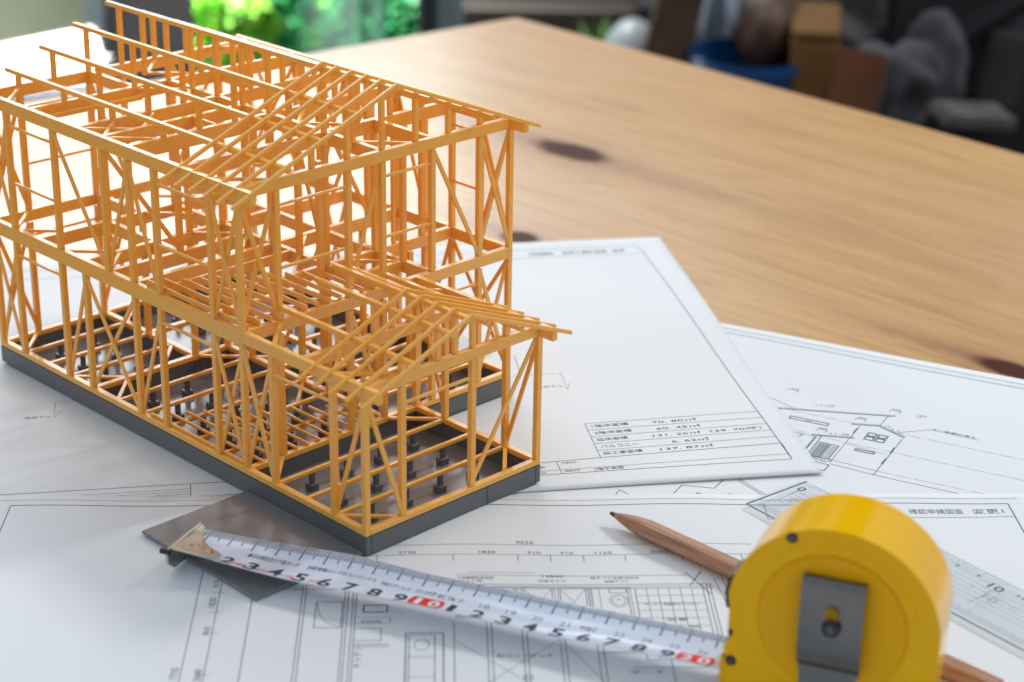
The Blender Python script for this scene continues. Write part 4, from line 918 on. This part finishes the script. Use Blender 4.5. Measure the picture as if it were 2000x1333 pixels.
# plant pot with small green plant
p = at(1178, 62, 2.5); pp = root('potted_plant', (p.x, p.y, FZ), 'small green potted plant just over the table edge', 'plant')
bm = bmesh.new(); add_cyl(bm, (p.x, p.y, FZ), (p.x, p.y, p.z - .06), .05, .075, 20); bm_obj('pot', bm, M_wood2, pp)
V = []; F = []; rg = random.Random(5)
for i in range(160):
    e = Vector((rg.gauss(0, 1), rg.gauss(0, 1), abs(rg.gauss(0, 1)))).normalized(); q0 = Vector((p.x, p.y, p.z - .06)); tip = q0 + e * rg.uniform(.04, .085); w = e.cross(Vector((0, 0, 1))).normalized() * .008
    k = len(V); V += [tuple(q0), tuple((q0 + tip) / 2 + w), tuple(tip), tuple((q0 + tip) / 2 - w)]; F.append((k, k + 1, k + 2, k + 3))
py_obj('leaves', V, F, basic('pot_leaf', (.05, .14, .02), .5), pp)['kind'] = 'stuff'
# white jar
p = at(1236, 62, 2.3); jr = root('white_jar', (p.x, p.y, FZ), 'round white jar between the potted plant and the slanted wooden frame', 'jar'); blob('jar_body', (p.x, p.y, p.z - .035), .036, basic('pale_ceramic', (.26, .30, .32), .4), jr, (1, 1, 1.4), 0); bm = bmesh.new(); add_cyl(bm, (p.x, p.y, FZ), (p.x, p.y, p.z - .07), .03, .03, 16); bm_obj('stand', bm, M_wood2, jr)
# slanted easel frame
es = root('wooden_easel', at(1290, 60, 2.35), 'slanted brown wooden easel beside the white cloth', 'easel')
for x0, y0, x1, y1, D, w, mt in ((1240, 110, 1345, -60, 2.25, .05, M_wood2), (1300, 150, 1330, -60, 2.3, .055, M_wood2), (1262, 130, 1312, -60, 2.24, .028, M_wood3)):
    stick('easel_leg', at(x0, y0 + 200, D), at(x1, y1, D), w, w, mt, es, .002)
# white cloth hanging over a chair back
cl = root('white_cloth', at(1410, 60, 2.3), 'white cloth draped over a chair behind the table', 'cloth')
V = []; F = []; NX, NY = 26, 16
for side in (0, .012):
    for j in range(NY + 1):
        for i in range(NX + 1):
            f = i / NX; g = j / NY; x = 1345 + 150 * f - 22 * g * (1 - f) + 0 ; y = -60 + 180 * g; q_ = at(x, y, 2.3 + .03 * math.sin(f * 17 + g * 2) + side); V.append(tuple(q_))
n = (NX + 1) * (NY + 1)
for j in range(NY):
    for i in range(NX): a = j * (NX + 1) + i; F.append((a, a + 1, a + NX + 2, a + NX + 1)); F.append((n + a, n + a + NX + 1, n + a + NX + 2, n + a + 1))
for i in range(NX): a = NY * (NX + 1) + i; F.append((a, a + 1, n + a + 1, n + a))
for j in range(NY): a = j * (NX + 1); F.append((a, a + NX + 1, n + a + NX + 1, n + a)); a += NX; F.append((a, n + a, n + a + NX + 1, a + NX + 1))
py_obj('cloth_sheet', V, F, M_cloth, cl, True)
# blue tub holding a brown bag
p0, p1 = at(1395, 128, 2.2), at(1548, 96, 2.2); tb = root('blue_tub', ((p0.x + p1.x) / 2, (p0.y + p1.y) / 2, FZ), 'dark blue plastic tub behind the table, under the white cloth', 'tub')
c = (Vector(p0) + Vector(p1)) / 2; rr_ = (Vector(p1) - Vector(p0)).length / 2 + .02
bm = bmesh.new(); add_cyl(bm, (c.x, c.y, FZ), (c.x, c.y, c.z - .004), rr_ * .8, rr_, 40, False); add_cyl(bm, (c.x, c.y, c.z - .006), (c.x, c.y, c.z + .006), rr_ + .006, rr_ + .006, 40, False); o = bm_obj('tub_body', bm, M_blue, tb, True)
bm = bmesh.new(); add_cyl(bm, (c.x, c.y, FZ + .01), (c.x, c.y, c.z - .05), rr_ * .7, rr_ * .9, 30); bm_obj('tub_liner', bm, M_blue, tb, True)
p = at(1500, 62, 2.24); bg = blob('brown_bag', (p.x, p.y, p.z), .036, M_wood2, None, (1, 1, 1.3), .3, 4); tag(bg, 'crumpled brown bag sticking out of the blue tub', 'bag')
bgbox('cardboard_box', 1545, 1640, 78, 2.15, .14, M_card, 'tan cardboard box right of the blue tub', 'box')
# gear piled on the floor along the right
def tilted(name, px, py, D, size, rot, mat, label, cat, bev=.008):
    p = at(px, py, D); bm = bmesh.new(); add_box(bm, (-size[0] / 2, -size[1] / 2, -size[2] / 2), (size[0] / 2, size[1] / 2, size[2] / 2)); bevel_bm(bm, bev, 2)
    M_ = Matrix.Translation(p) @ Matrix.Rotation(rot[2], 4, 'Z') @ Matrix.Rotation(rot[1], 4, 'Y') @ Matrix.Rotation(rot[0], 4, 'X'); bm.transform(M_)
    o = bm_obj(name, bm, mat); tag(o, label, cat); return o
M_dgrey = basic('dark_grey_plastic', (.035, .034, .036), .5, .4, noise_scale=20, amount=.4)
M_mgrey = basic('mid_grey_cloth', (.055, .055, .06), .8, .3, noise_scale=20, amount=.4)
M_rust = basic('rust_brown_card', (.12, .045, .02), .8, .2, noise_scale=20, amount=.3)
tilted('equipment_case', 1880, 120, 2.5, (.30, .22, .30), (0, .1, .7), M_black, 'large black case at the back of the pile of gear on the right', 'case')
tilted('equipment_case', 1690, 70, 2.6, (.20, .16, .14), (.1, .2, .5), M_dgrey, 'dark grey case behind the tan carton', 'case')
tilted('folded_blanket', 1665, 78, 2.42, (.12, .10, .035), (.3, .5, .3), M_greyf, 'folded grey brown blanket above the tan carton', 'blanket')
tilted('folded_blanket', 1770, 95, 2.45, (.14, .10, .03), (.2, .6, .9), M_dgrey, 'dark folded blanket in the middle of the gear', 'blanket')
tag(blob('cloth_bag', at(1745, 165, 2.15), .045, M_mgrey, None, (1, 1, 1.1), .5, 2.2, 4), 'slumped grey cloth bag next to the rust brown box', 'bag')
tag(blob('cloth_bag', at(1822, 140, 2.2), .045, M_mgrey, None, (.7, .8, 1.4), .5, 5.1, 4), 'tall grey cloth bag in the middle of the gear', 'bag')
tilted('cloth_bag', 1975, 130, 2.3, (.06, .08, .12), (.1, .1, .2), M_dgrey, 'dark grey bag at the right edge of the picture', 'bag', .02)
tilted('camera_tripod_bag', 1850, 90, 2.3, (.03, .03, .34), (.9, .3, .4), M_black, 'thin black tripod bag lying across the gear', 'bag', .008)
tilted('metal_tray', 1900, 226, 1.98, (.075, .05, .014), (.1, .12, -.5), M_greyf, 'dull grey metal tray low beside the table edge at right', 'tray', .003)
tilted('cardboard_box', 1672, 165, 2.05, (.035, .05, .07), (.1, .25, .5), M_rust, 'small rust brown box leaning between the tan carton and a grey bag', 'box', .003)
bgbox('beige_box', 1938, 2060, 50, 2.9, .2, M_beige, 'beige carton on the shelf in the top right corner', 'box')
bgbox('red_box', 1826, 1936, 18, 3.0, .2, M_redp, 'dark red box left of the beige carton', 'box')
p = at(1655, -6, 2.7); lm = root('lime_bowl', (p.x, p.y, p.z - .1), 'lime green bowl at the top edge of the picture', 'bowl')
bm = bmesh.new(); prev = None
for k in range(7):
    t = k / 6 * math.pi / 2; r_ = .018 + .062 * math.sin(t); z_ = p.z - .012 - .0 + .05 * (1 - math.cos(t)); row = [bm.verts.new((p.x + r_ * math.cos(6.2832 * i / 32), p.y + r_ * math.sin(6.2832 * i / 32), z_)) for i in range(32)]
    if prev:
        for i in range(32): bm.faces.new((prev[i], prev[(i + 1) % 32], row[(i + 1) % 32], row[i]))
    else: bm.faces.new(row[::-1])
    prev = row
o = bm_obj('bowl_body', bm, M_lime, lm, True); o.modifiers.new('thickness', 'SOLIDIFY').thickness = .004
sh = quad_box('shelf', at(1240, -8, 2.72), at(2200, 22, 2.72), .4, FZ, at(1700, 28, 2.72).z, M_black); tag(sh, 'black low cabinet along the wall under the lime bowl', 'cabinet')
